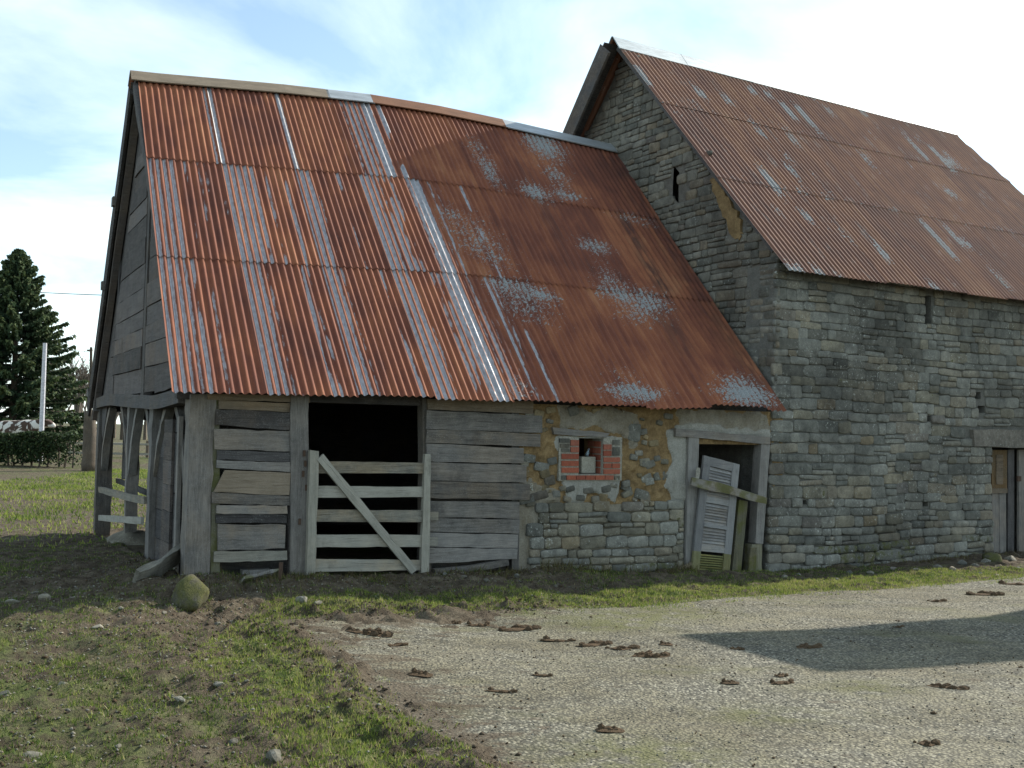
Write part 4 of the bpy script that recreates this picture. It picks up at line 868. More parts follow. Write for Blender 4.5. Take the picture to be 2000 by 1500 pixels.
for i, s in enumerate(ALL):
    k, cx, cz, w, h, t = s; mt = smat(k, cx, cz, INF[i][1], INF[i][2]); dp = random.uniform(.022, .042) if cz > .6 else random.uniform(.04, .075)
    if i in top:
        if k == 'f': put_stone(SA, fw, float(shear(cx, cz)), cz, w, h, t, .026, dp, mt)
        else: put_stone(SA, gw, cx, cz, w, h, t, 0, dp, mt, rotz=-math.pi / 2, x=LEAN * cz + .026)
    else:
        B = BULK.setdefault((k, mt.name), ([], [], [], mt)); V, Fc = random.choice(SHAPES); b0 = len(B[0]); r_ = random.random(); ct, st = math.cos(t), math.sin(t)
        for (x_, y_, z_) in V:
            X_, Z_ = x_ * w, z_ * h; X_, Z_ = X_ * ct + Z_ * st, Z_ * ct - X_ * st
            if k == 'f': B[0].append((float(shear(cx, cz)) + X_, .026 + y_ * dp, cz + Z_))
            else: B[0].append((LEAN * cz + .026 + y_ * dp, cx - X_, cz + Z_))
            B[2].append(r_)
        for f_ in Fc: B[1].append(tuple(q + b0 for q in f_))
for (k, _n), (V, Fc, R_, mt) in BULK.items():
    me = mesh('stonework', V, Fc, mt, True); attr(me, 'rnd', R_); link('stonework', me, sbarn, kind='stuff')
# earth render patch on the gable
V = []; Fc = []; P_ = [(1390, 350), (1400, 345), (1420, 380), (1440, 410), (1452, 450), (1448, 468), (1430, 465), (1415, 420), (1398, 385)]; P2 = []
for i in range(len(P_)):
    a, b = P_[i], P_[(i + 1) % len(P_)]
    for f in (0, .25, .5, .75): P2.append((a[0] + (b[0] - a[0]) * f + random.uniform(-3.5, 3.5), a[1] + (b[1] - a[1]) * f + random.uniform(-4, 4)))
P_ = P2
for k, dx_ in ((0, -.025), (1, .02)):
    for u, v in P_: y_, z_ = sg(u, v); V.append((LEAN * z_ + dx_, y_, z_))
n = len(P_); Fc = [tuple(range(n)), tuple(range(2 * n - 1, n - 1, -1))] + [(i, i + n, (i + 1) % n + n, (i + 1) % n) for i in range(n)]
ep = mesh('earth_render', V, Fc, M_cob); link('earth_render', ep, sbarn)
# remaining walls
V, Fc = boxm(.55, SXE - .3, 6.4, 6.8, -.2, SZE + .1); link('back_wall', mesh('back_wall', V, Fc, M_mort), sbarn)
V, Fc = boxm(SXE - .7, SXE - .25, .0, 6.8, -.2, SZE + .1); link('end_wall', mesh('end_wall', V, Fc, M_mort), sbarn)
# door of the stone barn
V = []; Fc = []
lt = board('door_lintel', SA, ((lx0, lz1), (dh[1] + .25, lz1 + .02), (dh[1] + .25, lz0 - .01), (lx0 + .02, lz0)), -.045, .3, M_st, jag=.012)
dl = thing('plank_door', 'dark plank door with a brown upper panel in the stone wall', 'door', tuple(SB.w((dh[0], .16, -.05))), SB.a); DA = At(dl, (dh[0], .16, -.05))
sb_ = lambda u0, u1, v0, v1, y: (sf(u0, v0, y), sf(u1, v0, y), sf(u1, v1, y), sf(u0, v1, y))
board('panel', DA, sb_(1937, 1967, 879, 954, .16), .16, .03, M_bx if False else wood('door_panel_wood', (.06, .042, .022), (.12, .085, .045), (.17, .125, .07), axis='z'), axis='z', jag=.002)
board('moulding', DA, sb_(1946, 1959, 888, 946, .15), .148, .02, M_bx, axis='z', jag=.002); board('ledge', DA, sb_(1934, 1968, 954, 963, .13), .13, .06, M_bx, jag=.002)
for u0, u1 in ((1937, 1951), (1952, 1965)): board('plank', DA, sb_(u0, u1, 963, 1086, .17), .17, .03, M_wz, axis='z', jag=.004)
board('plank', DA, sb_(1969, 1981, 878, 1088, .2), .2, .03, M_dz, axis='z', jag=.004)
board('plank', DA, sb_(1990, 2010, 878, 1095, .15), .15, .035, M_wz, axis='z', jag=.004); board('plank', DA, sb_(2011, 2030, 878, 1095, .17), .17, .03, M_wz, axis='z', jag=.004)
board('latch', DA, sb_(1987, 1994, 930, 940, .14), .135, .02, M_iron, jag=.001)
V, Fc = boxm(dh[0] - .2, dh[1] + .2, .7, .75, -.2, 1.9); link('shade_backing', mesh('shade_backing', V, Fc, M_dx), sbarn)  # dark sheet behind the plank door as interior shade

# ================================================================== loose things at the barn front
def base(x, y=0.0): X, Y = wbw(x, y); return X, Y
# gate
gx0, gx1 = wf(598, 1130)[0], wf(845, 1120)[0]; gy_ = -.09; gbz = wf(605, 1134, gy_)[1]
gate = thing('field_gate', 'weathered five-bar wooden gate with one diagonal brace closing the dark barn opening', 'gate', tuple(WB.w((gx0, gy_, gbz))), WB.a); GA = At(gate, (gx0, gy_, gbz))
W9 = lambda u, v: wf(u, v, gy_)
board('stile', GA, (W9(605, 880), W9(622, 882), W9(614, 1134), W9(597, 1134)), gy_ - .02, .07, M_gz, axis='z', jag=.005)
board('stile', GA, (W9(829, 886), W9(841, 886), W9(837, 1123), W9(822, 1123)), gy_ - .012, .06, M_gz, axis='z', jag=.005)
for a, b, c_, d in ((901, 904, 924, 925), (949, 951, 972, 971), (996, 997, 1020, 1020), (1044, 1045, 1069, 1068), (1093, 1094, 1117, 1114)): board('rail', GA, (W9(614, a), W9(834, b), W9(834, d), W9(614, c_)), gy_ + .012, .03, M_gate, jag=.005)
p = W9(624, 892); q = W9(808, 1116); beam('brace', GA, [(p[0], gy_ - .010, p[1]), (q[0], gy_ - .010, q[1])], .085, .035, M_gate, up=(0, 0, 1), jag=.004)
# louvred shutter propped in the doorway
TL, TR, BR, BL = [np.array(wf(*p, -.07)) for p in ((1374, 889), (1443, 907), (1422, 1133), (1348, 1129))]
shz = min(BL[1], BR[1]); sht = thing('louvred_shutter', 'old grey louvred shutter with mossy bottom slats propped askew in the doorway', 'shutter', tuple(WB.w(((BL[0] + BR[0]) / 2, -.07, shz))), WB.a); HA = At(sht, ((BL[0] + BR[0]) / 2, -.07, shz))
Q = lambda a, b: tuple((TL * (1 - a) + TR * a) * (1 - b) + (BL * (1 - a) + BR * a) * b)
def qb(name, a0, a1, b0, b1, y, t, m, **k): return board(name, HA, (Q(a0, b0), Q(a1, b0), Q(a1, b1), Q(a0, b1)), y, t, m, **k)
for a0, a1 in ((0, .19), (.81, 1)): qb('stile', a0, a1, 0, .78, -.085, .035, M_shut, axis='z', jag=.002); qb('stile_foot', a0, a1, .781, 1, -.085, .035, M_shutmz, axis='z', jag=.004)
qb('top_rail', .19, .81, 0, .075, -.083, .03, M_shutx, jag=.002); qb('middle_rail', .19, .81, .325, .375, -.083, .03, M_shutx, jag=.002); qb('lock_rail', .19, .81, .545, .575, -.090, .03, M_shutx, jag=.003); qb('lower_rail', .19, .81, .73, .775, -.083, .03, M_shutx, jag=.002)
def slat(b0, b1, m, name='slat', tiltd=.020):
    pa, pb, pc, pd = Q(.19, b0), Q(.81, b0), Q(.81, b1), Q(.19, b1); V = [(pa[0], -.058, pa[1]), (pb[0], -.058, pb[1]), (pc[0], -.058 - tiltd, pc[1]), (pd[0], -.058 - tiltd, pd[1])]; V += [(x_, y_ + .008, z_ - .004) for x_, y_, z_ in V]
    V = [tuple(Vector(v) - HA.o) for v in V]; link(name, mesh(name, V, [(0, 3, 2, 1), (4, 5, 6, 7), (0, 1, 5, 4), (1, 2, 6, 5), (2, 3, 7, 6), (3, 0, 4, 7)], m), sht)
def slats(b0, b1, n, m, fill=1.12):
    for i in range(n): a = b0 + (b1 - b0) * i / n; slat(a, a + (b1 - b0) / n * fill, m)
slats(.078, .322, 10, M_shutx); slats(.378, .542, 7, M_shutx); slats(.578, .728, 6, M_shutx); slats(.80, .955, 8, M_shutm, .62)
# bar across the doorway, loose frame, stick, offcut
p, q = wf(1351, 940, -.14), wf(1497, 978, -.14)
beam('wooden_bar', At(None), [tuple(WB.w((p[0], -.14, p[1]))), tuple(WB.w(((p[0] + q[0]) / 2, -.15, (p[1] + q[1]) / 2 + .01))), tuple(WB.w((q[0], -.13, q[1])))], .105, .05, M_mx, up=(0, 0, 1), jag=.016, taper=.7, cat='plank', label='rough lichened wooden bar nailed across the doorway over the shutter')
fr = thing('loose_hatch', 'pair of mossy leaning uprights joined by a bottom rail beside the louvred shutter', 'hatch', tuple(WB.w((wf(1440, 1128, -.06)[0], -.06, wf(1440, 1128, -.06)[1]))), WB.a); FA = At(fr, (wf(1440, 1128, -.06)[0], -.06, wf(1440, 1128, -.06)[1]))
W6 = lambda u, v: wf(u, v, -.06)
board('upright', FA, (W6(1444, 976), W6(1461, 978), W6(1446, 1130), W6(1428, 1128)), -.06, .05, M_mz, axis='z', jag=.005); board('bottom_rail', FA, (W6(1430, 1122), W6(1474, 1123), W6(1474, 1132), W6(1430, 1131)), -.075, .04, M_mx, jag=.004)
board('upright', FA, (W6(1466, 1070), W6(1478, 1070), W6(1474, 1129), W6(1460, 1129)), -.068, .03, M_mz, axis='z', jag=.005)
p, q = wf(1361, 938, -.11), wf(1366, 914, -.11); beam('wood_offcut', At(None), [tuple(WB.w((p[0], -.11, p[1]))), tuple(WB.w((q[0], -.09, q[1])))], .045, .03, M_pale, jag=.004, n=4, up=(1, 0, 0), cat='offcut', label='small pale offcut standing on the bar beside the door jamb')
p, q = wf(1312, 1121, -.12), wf(1350, 1101, -.06); beam('stick', At(None), [tuple(WB.w((p[0], -.12, p[1]))), tuple(WB.w((q[0], -.06, q[1])))], .035, .03, M_bx, jag=.004, n=5, cat='stick', label='short brown stick leaning against the foot of the left door jamb')
# concrete block and bottle in the window
x0, x1 = wf(1134, 910, .1)[0], wf(1164, 910, .1)[0]; z0, z1 = win[2] + .006, wf(1150, 892, .1)[1]
V, Fc = boxm(-(x1 - x0) / 2, (x1 - x0) / 2, 0, .14, 0, z1 - z0); cb = link('concrete_block', mesh('concrete_block', V, Fc, M_conc), None, tuple(WB.w(((x0 + x1) / 2, .09, z0)))); cb.rotation_euler = (0, 0, WB.a + .12)
md = cb.modifiers.new('bevel', 'BEVEL'); md.width = .008; md.segments = 2; tag(cb, 'pale concrete block standing in the small brick-framed window', 'block')
V = []; Fc = []
for i, (r_, z) in enumerate(((.018, 0), (.018, .05), (.010, .07), (.010, .095))):
    for k in range(8): V.append((r_ * math.cos(k * math.pi / 4), r_ * math.sin(k * math.pi / 4), z))
for i in range(3):
    for k in range(8): Fc.append((i * 8 + k, i * 8 + (k + 1) % 8, i * 8 + 8 + (k + 1) % 8, i * 8 + 8 + k))
Fc += [tuple(range(7, -1, -1)), tuple(range(24, 32))]
bt = link('glass_bottle', mesh('glass_bottle', V, Fc, M_glass, True), None, tuple(WB.w(((x0 + x1) / 2 + .005, .15, z1 + .004)))); bt.rotation_euler = (0, .35, WB.a); tag(bt, 'tiny bluish glass bottle lying on the concrete block in the window', 'bottle')
# stones, planks and stake at the left foot of the barn
def rock(name, u, v, sx, sy, sz, mat, label, cat='stone', seed=1, group=None, sink=.25, y=None, sub=2):
    p = gpix(u, v); z = float(surf(np.array(p[0]), np.array(p[1]))); me = rockmesh(name, seed, mat, sub, 1.0); o = link(name, me, None, (p[0], p[1], z + sz * (1 - 2 * sink) * .9 - .004)); o.scale = (sx, sy, sz); o.rotation_euler = (random.uniform(-.1, .1), random.uniform(-.1, .1), random.uniform(0, 6)); return tag(o, label, cat, group)
rock('boulder', 374, 1160, .21, .17, .18, M_rockm, 'mossy boulder at the foot of the corner post', 'boulder', 5, sub=3)
p = WB.w((.08, yB_, .12)); o = link('padstone', rockmesh('padstone', 9, M_rock, 3, 1.0), None, (p[0], p[1], .17)); o.scale = (.30, .25, .19); tag(o, 'pale rounded padstone carrying the thin middle post of the open side', 'boulder')
def gbeam(name, pu, w, t, mat, label, cat, lift=.03, up=(0, 0, 1), jag=.008, taper=1.0):
    P = []
    for u, v, dz in pu: q = gpix(u, v); P.append((q[0], q[1], float(surf(np.array(q[0]), np.array(q[1]))) + lift + dz))
    return beam(name, At(None), P, w, t, mat, up=up, jag=jag, n=8, cat=cat, label=label, taper=taper)
gbeam('broken_plank', [(268, 1140, 0), (315, 1126, .07), (360, 1120, .20)], .19, .035, M_gate, 'broken slab of weathered plank slanting down from the corner post', 'plank', up=(.2, -.7, .7), jag=.022, taper=1.25)
gbeam('fallen_plank', [(470, 1142, 0), (545, 1132, .03)], .10, .03, M_mx, 'short fallen plank under the gap in the left boarded bay', 'plank', up=(.3, -.8, .6))
p = gpix(545, 1143); beam('iron_stake', At(None), [(p[0], p[1], -.02), (p[0] + .01, p[1] + .02, .40)], .03, .03, M_iron, jag=.003, n=5, up=(1, 0, 0), cat='stake', label='rusty iron stake standing in front of the left boarded bay')
p = WB.w((.72, .12, .19)); V, Fc = boxm(-.14, .14, -.05, .05, 0, .09); o = link('timber_block', mesh('timber_block', V, Fc, M_wx), None, tuple(p)); o.rotation_euler = (0, 0, WB.a); tag(o, 'grey timber block lying in the dark gap under the boarded bay', 'block')
# scattered field stones, rubble, dung
gs = 'pale stones scattered in the rough grass'
for i, (u, v, s) in enumerate([(458, 1216, .085), (425, 1222, .05), (192, 1228, .085), (428, 1338, .055), (123, 1350, .05), (265, 1405, .055), (12, 1368, .065), (350, 1390, .05), (535, 1494, .08), (318, 1450, .05), (620, 1196, .06), (590, 1172, .10), (90, 1180, .10), (235, 1196, .05), (320, 1185, .05), (240, 1165, .05), (60, 1480, .06), (455, 1455, .05), (70, 1160, .09), (25, 1190, .08), (180, 1330, .04), (100, 1290, .035), (400, 1290, .04), (505, 1380, .03), (230, 1470, .035), (290, 1340, .035)]):
    rock('field_stone', u, v, s * random.uniform(.7, 1.1), s * .7, s * random.uniform(.28, .5), M_rock, 'pale stone lying in the rough grass in front of the barn', 'stone', 20 + i % 7, gs)
gs = 'rubble stones along the foot of the stone wall'
for i, (u, v, s) in enumerate([(1560, 1128, .06), (1600, 1138, .05), (1635, 1137, .05), (1660, 1125, .06), (1700, 1124, .07), (1530, 1133, .06), (1745, 1118, .06), (1790, 1120, .06), (1830, 1112, .10), (1880, 1105, .10), (1860, 1118, .07), (1905, 1112, .06), (1925, 1100, .09), (1950, 1112, .07), (1975, 1095, .12), (1990, 1110, .08), (1915, 1122, .05), (1945, 1125, .05), (1010, 1128, .05), (950, 1140, .05), (905, 1135, .05), (868, 1128, .05), (1085, 1150, .03)]):
    rock('rubble_stone', u, v, s * random.uniform(.9, 1.3), s * .8, s * random.uniform(.4, .7), M_rock if i % 3 else M_st, 'loose rubble stone lying at the foot of the barn walls', 'stone', 40 + i % 7, gs)
rock('boulder', 1935, 1098, .17, .14, .15, M_rockm, 'mossy boulder beside the plank door of the stone barn', 'boulder', 77, sub=3)
M_dung = mortar('dung', (.06, .042, .026), (.13, .09, .055), 30)
def clod(name, seed, n=11):
    V = []; Fc = []; r = random.Random(seed)
    for k in range(n):
        c = Vector((max(-.85, min(.85, r.gauss(0, .5))), max(-.6, min(.6, r.gauss(0, .36))), r.uniform(0, .10))); s = r.uniform(.12, .42); me = rockmesh('t', seed * 10 + k, M_dung, 1, .75); b0 = len(V); V += [v.co * s + c for v in me.vertices]; Fc += [tuple(i + b0 for i in p.vertices) for p in me.polygons]; bpy.data.meshes.remove(me)
    me = rockmesh('t', seed * 10 + 99, M_dung, 2, .10); b0 = len(V); V += [Vector((v.co.x * 1.25, v.co.y * .95, v.co.z + .01)) for v in me.vertices]; Fc += [tuple(i + b0 for i in p.vertices) for p in me.polygons]; bpy.data.meshes.remove(me)
    return mesh(name, V, Fc, M_dung, False)
CL = [clod('dung_pat', 300 + i) for i in range(5)]
for i, (u, v, sx, sy) in enumerate([(935, 1222, .10, .06), (1010, 1229, .16, .07), (1035, 1228, .10, .06), (730, 1240, .15, .08), (690, 1235, .10, .05), (1090, 1253, .13, .05), (1160, 1262, .14, .06), (1215, 1270, .14, .06), (1270, 1284, .13, .06), (820, 1320, .11, .06), (980, 1353, .09, .03), (1920, 1162, .20, .08), (1830, 1175, .12, .05), (1580, 1266, .12, .05), (1425, 1337, .07, .04), (1530, 1335, .08, .04), (1525, 1322, .05, .03), (1810, 1455, .07, .05), (1850, 1345, .12, .04), (1190, 1432, .09, .05), (1985, 1142, .18, .07), (775, 1262, .08, .03), (560, 1240, .12, .06), (890, 1218, .05, .04), (1300, 1262, .06, .04), (1060, 1322, .06, .03), (1440, 1270, .05, .03), (1755, 1228, .06, .03)]):
    p = gpix(u, v); o = link('dung_pat', CL[i % 5], None, (p[0], p[1], float(drive_z(np.array(p[0]), np.array(p[1]))) + .004)); s = random.uniform(.9, 1.1); o.scale = (sx * s, sy * s * 1.3, min(sx, sy) * 1.8); o.rotation_euler = (0, 0, random.uniform(-.5, .5)); tag(o, 'brown clod of mud and dung lying on the gravelly driveway', 'mud clod', 'clods on the driveway')
# ================================================================== small ground cover
def tri_mesh(name, B, H_, Wd, mat, lean=.5, seed=1):
    r = np.random.default_rng(seed); n = len(B); a = r.uniform(0, 2 * np.pi, n); dx = np.cos(a) * Wd / 2; dy = np.sin(a) * Wd / 2; la = r.uniform(0, 2 * np.pi, n); ll = r.uniform(.1, 1, n) * lean * H_
    V = np.zeros((n, 3, 3)); V[:, 0] = B; V[:, 0, 0] -= dx; V[:, 0, 1] -= dy; V[:, 1] = B; V[:, 1, 0] += dx; V[:, 1, 1] += dy
    V[:, 2] = B; V[:, 2, 0] += np.cos(la) * ll; V[:, 2, 1] += np.sin(la) * ll; V[:, 2, 2] += H_; V[:, :2, 2] -= .006
    me = mesh_np(name, V.reshape(-1, 3), np.arange(n * 3).reshape(-1, 3), mat); return me
def inview(X, Y, pad=.25): return (Y > 4.9) & (np.abs(X) < Y * .4808 + pad + .02 * Y)
def scatter(n, x0, x1, y0, y1, dens, seed):
    r = np.random.default_rng(seed); X = r.uniform(x0, x1, n); Y = r.uniform(y0, y1, n); k = inview(X, Y) & ~indoors(X, Y); X, Y = X[k], Y[k]; d = dens(X, Y); k = r.uniform(0, 1, len(X)) < d; return X[k], Y[k], r
def dens_main(X, Y):
    sd = drive_sd(X, Y); a, b = wl(X, Y); sa_, sb2 = sl_(X, Y)
    patch = sstep(.45, .58, .4 * fbm(X * 1.1, Y * 1.1, 90, 4) + .6 * fbm(X * 6, Y * 6, 91, 3)); d = .03 + .55 * patch
    d = np.where(sd > 0, .25 * (sd < .25) * (fbm(X * 5, Y * 5, 93, 2) > .55), d)
    d = d * (1 - .85 * np.exp(-np.abs(sd + .05) / .42) * (X < .4))
    strip = (sd < .03) & (sd > -.85) & (X > -2.2); wd = np.where(b > -5, -b, -sb2)
    d = np.where(strip, np.maximum(d, .95 * sstep(.55, .85, np.minimum(np.where(a < 7.2, -b, 9), np.where(sa_ > 0, -sb2, 9))) + .15), d)
    shade = np.exp(-((a + .9) / .8) ** 2) * ((b > 0) & (b < 8)); return d * (1 - .55 * shade)
X, Y, r = scatter(900000, -6.5, 8, 5, 14, dens_main, 5); Z = np.maximum(ground_z(X, Y), np.where(drive_sd(X, Y) > -.05, drive_z(X, Y), -9)); h = r.uniform(.008, .030, len(X)) * (.7 + .8 * vnoise(X * 3, Y * 3, 12)); 
me = tri_mesh('short_grass', np.stack([X, Y, Z], -1), h, r.uniform(.004, .009, len(X)), M_grass, 1.0, 3)
st_ = ((drive_sd(X, Y) > -.85) & (X > -2.2)) * .24; cl = np.clip(.06 + st_ + .50 * fbm(X * 2.2, Y * 2.2, 14, 3) + r.uniform(-.25, .25, len(X)) + (r.uniform(0, 1, len(X)) < .16) * .5, 0, 1); attr(me, 'rnd', np.repeat(cl, 3)); o = link('short_grass', me, kind='stuff'); tag(o, 'short patchy green grass growing in the mud and along the driveway edge', 'grass'); print('blades', len(X))  # blades beside the drive coloured brighter to look sunlit
X, Y, r = scatter(120000, -14, 0, 14, 38, lambda X, Y: .2 + .6 * sstep(.4, .6, fbm(X * .7, Y * .7, 95, 4)), 6); Z = ground_z(X, Y)
me = tri_mesh('field_grass', np.stack([X, Y, Z], -1), r.uniform(.03, .09, len(X)), r.uniform(.015, .03, len(X)), M_grass, 1.0, 4); attr(me, 'rnd', np.repeat(np.clip(.2 + .6 * fbm(X * 1.2, Y * 1.2, 15, 3) + r.uniform(-.2, .3, len(X)), 0, 1), 3)); o = link('field_grass', me, kind='stuff'); tag(o, 'tufty grass of the field beyond the barn', 'grass')
# dry tufts along the wall foot
def dens_foot(X, Y):
    a, b = wl(X, Y); c, d = sl_(X, Y); return np.where((a > .3) & (a < 5.9), np.exp(-((b + .28) / .13) ** 2), 0) * sstep(.35, .55, fbm(X * 4, Y * 4, 97, 2)) + np.where((c > .1) & (c < 8), .5 * np.exp(-((d + .22) / .13) ** 2), 0) * sstep(.4, .6, fbm(X * 4, Y * 4, 98, 2)) + .3 * np.exp(-(((a - .3) / .8) ** 2 + ((b + .5) / .3) ** 2))
X, Y, r = scatter(160000, -4, 8, 8.5, 16.5, dens_foot, 7); Z = ground_z(X, Y); me = tri_mesh('dry_tufts', np.stack([X, Y, Z], -1), r.uniform(.03, .10, len(X)) * np.where((wl(X, Y)[0] > 3.6) & (wl(X, Y)[0] < 5.9), 1.6, 1.0), r.uniform(.005, .010, len(X)), M_dry, 1.0, 8); attr(me, 'rnd', np.repeat(r.uniform(0, 1, len(X)), 3)); o = link('dry_tufts', me, kind='stuff'); tag(o, 'brown dry grass tufts along the foot of the barn walls', 'grass')
# crumbs of mud and pebbles
def octas(name, P, S, mat, seed, label, cat):
    r = np.random.default_rng(seed); n = len(P); D = np.array([(1, 0, 0), (0, 1, 0), (-1, 0, 0), (0, -1, 0), (0, 0, .7), (0, 0, -.5)], float); a = r.uniform(0, 6.28, n); c, s = np.cos(a), np.sin(a)
    K = D[None] * r.uniform(.6, 1.3, (n, 6, 1)) * S[:, None, None]; R_ = np.stack([K[..., 0] * c[:, None] - K[..., 1] * s[:, None], K[..., 0] * s[:, None] + K[..., 1] * c[:, None], K[..., 2]], -1) + P[:, None]
    Fq = np.array([(0, 1, 4), (1, 2, 4), (2, 3, 4), (3, 0, 4), (1, 0, 5), (2, 1, 5), (3, 2, 5), (0, 3, 5)]); Fa = (np.arange(n) * 6)[:, None, None] + Fq[None]
    me = mesh_np(name, R_.reshape(-1, 3), Fa.reshape(-1, 3), mat); attr(me, 'rnd', np.repeat(r.uniform(0, 1, n), 6)); o = link(name, me, kind='stuff'); tag(o, label, cat)
X, Y, r = scatter(90000, -3, 8, 5, 13.5, lambda X, Y: np.where(drive_sd(X, Y) > .02, .16, 0) * 1.0, 9); octas('gravel', np.stack([X, Y, drive_z(X, Y) + .002], -1), r.uniform(.003, .009, len(X)), M_rock, 10, 'fine loose gravel strewn over the driveway', 'gravel')
X, Y, r = scatter(200000, -5, 7, 5, 12, lambda X, Y: .15 * np.exp(-np.abs(drive_sd(X, Y)) / .18) * (X < 1) * sstep(.45, .65, fbm(X * 3, Y * 3, 99, 3)) + .02 * (drive_sd(X, Y) > 0) * sstep(.5, .7, fbm(X * 1.5, Y * 1.5, 100, 3)) + .06 * (drive_sd(X, Y) < 0), 11); octas('mud_crumbs', np.stack([X, Y, surf(X, Y) + .004], -1), r.uniform(.004, .011, len(X)) * (1 + (r.uniform(0, 1, len(X)) > .95)), M_dung, 12, 'dark crumbs of mud along the ragged driveway edge', 'mud')

M_soil = mortar('trodden_soil', (.045, .034, .024), (.11, .088, .062), 14)
X, Y, r = scatter(60000, -5, 3, 5, 11.5, lambda X, Y: (.60 * np.exp(-np.abs(drive_sd(X, Y) + .1) / .22) * sstep(.3, 0, drive_sd(X, Y)) * (X < .5) * sstep(.38, .55, fbm(X * 2.6, Y * 2.6, 120, 3)) + .10 * (drive_sd(X, Y) < 0) * sstep(.45, .6, fbm(X * 2.3, Y * 2.3, 110, 3))) * (X < 1), 31); octas('mud_lumps', np.stack([X, Y, surf(X, Y) + .003], -1), r.uniform(.006, .026, len(X)) * r.uniform(.6, 1, len(X)), M_soil, 32, 'trodden lumps of dark mud between the grass and the driveway', 'mud')
X, Y, r = scatter(9000, -5, 1, 5, 12, lambda X, Y: .5 * (drive_sd(X, Y) < .1), 33); octas('chippings', np.stack([X, Y, surf(X, Y) + .006], -1), r.uniform(.005, .016, len(X)), M_rock, 34, 'pale stone chippings trodden into the rough grass', 'gravel')
# ================================================================== background
def at_depth(u, v, Yd): d = ray(u, v); return CAM + d * (Yd / d[1])
# spruce
def spruce(u, vtop, Yd, R_, label, seed, nb=150):
    r = random.Random(seed); pt = at_depth(u, vtop, Yd); bx, by = pt[0], pt[1]; bz = float(gz(bx, by)); Ht = pt[2] - bz; t = thing('spruce_tree', label, 'tree', (bx, by, bz))
    V = []; Fc = []
    for i in range(9):
        k = i / 8; rr = .20 * (1 - k) + .015
        for j in range(8): V.append((rr * math.cos(j * .785), rr * math.sin(j * .785), Ht * k))
    for i in range(8):
        for j in range(8): Fc.append((i * 8 + j, i * 8 + (j + 1) % 8, i * 8 + 8 + (j + 1) % 8, i * 8 + 8 + j))
    link('trunk', mesh('trunk', V, Fc, M_bark, True), t); P = []; C = []; LV = []; LF = []
    for b in range(nb):
        k = ((b + r.random()) / nb) ** .9; z = Ht * (.05 + .95 * k); L = R_ * ((1 - k) ** .85) * r.uniform(.68, 1.15) + .06; a = b * 2.399 + r.uniform(-.3, .3); droop = r.uniform(.12, .34) * (1 - k * .9); pts = []
        for s in range(7):
            f = s / 6; x = L * f; pts.append(Vector((x * math.cos(a), x * math.sin(a), z + x * (.30 * k + 1.2 * max(0, k - .86)) - droop * L * (f ** 1.3) + .16 * L * f ** 4)))
        rr = .03 * (1 - k) + .008; b0 = len(LV)
        for p in pts: LV += [p + Vector((0, 0, rr)), p - Vector((math.sin(a) * rr, -math.cos(a) * rr, 0)), p + Vector((math.sin(a) * rr, -math.cos(a) * rr, 0))]
        for s in range(6):
            for j in range(3): q = b0 + s * 3; LF.append((q + j, q + (j + 1) % 3, q + 3 + (j + 1) % 3, q + 3 + j))
        nt_ = int(34 + 90 * L / R_)
        for s in range(nt_):
            f = r.uniform(.12, 1.0) ** .8; i0 = min(5, int(f * 6)); p = pts[i0].lerp(pts[i0 + 1], f * 6 - i0); side = r.choice((-1, 1)); w = (.10 + .30 * L * .35 * (1 - f * .55)) * r.uniform(.6, 1.15); d = Vector((math.cos(a + side * r.uniform(.5, 1.2)), math.sin(a + side * r.uniform(.5, 1.2)), r.uniform(-.75, -.02))).normalized()
            for q in range(3):
                o = p + d * w * q * .3; tip = o + d * w * .55 + Vector((r.uniform(-.06, .06), r.uniform(-.06, .06), r.uniform(-.14, .02))); n = Vector((r.uniform(-1, 1), r.uniform(-1, 1), r.uniform(-.4, .4))).normalized() * (.07 + .05 * r.random()); P += [o - n, o + n, tip]; C += [min(1, max(0, .15 + .55 * f + r.uniform(-.2, .25)))] * 3
    link('limbs', mesh('limbs', LV, LF, M_bark), t); me = mesh_np('crown', np.array([tuple(p) for p in P]), np.arange(len(P)).reshape(-1, 3), M_spruce); attr(me, 'rnd', C); link('crown', me, t); return t
spruce(38, 488, 50, 4.1, 'tall dark spruce rising behind the clipped hedge', 3, 330)
spruce(-120, 470, 56, 3.8, 'dark spruce half out of view beyond the taller one', 4, 120)
# hedge
def leafbox(n, fn, seed, size):
    r = np.random.default_rng(seed); V = []; P = fn(r, n); k = len(P); a = r.normal(size=(k, 3)); a /= np.linalg.norm(a, axis=1)[:, None]; b = r.normal(size=(k, 3)); b -= a * (a * b).sum(1)[:, None]; b /= np.linalg.norm(b, axis=1)[:, None]; s = r.uniform(.6, 1.3, (k, 1)) * size
    V = np.stack([P - a * s, P + b * s * .6, P + a * s, P - b * s * .6], 1).reshape(-1, 3); return V, np.arange(4 * k).reshape(-1, 4), np.repeat(r.uniform(0, 1, k), 4)
hL = at_depth(-150, 900, 37.5); hR = at_depth(158, 900, 38.5); hz0 = float(gz(hR[0], 38)); hz1 = at_depth(80, 846, 38)[2]
hedge = thing('clipped_hedge', 'dark clipped hedge with a bare stemmy right end at the field edge', 'hedge', (hR[0], hR[1], hz0)); Lh = hR[0] - hL[0]
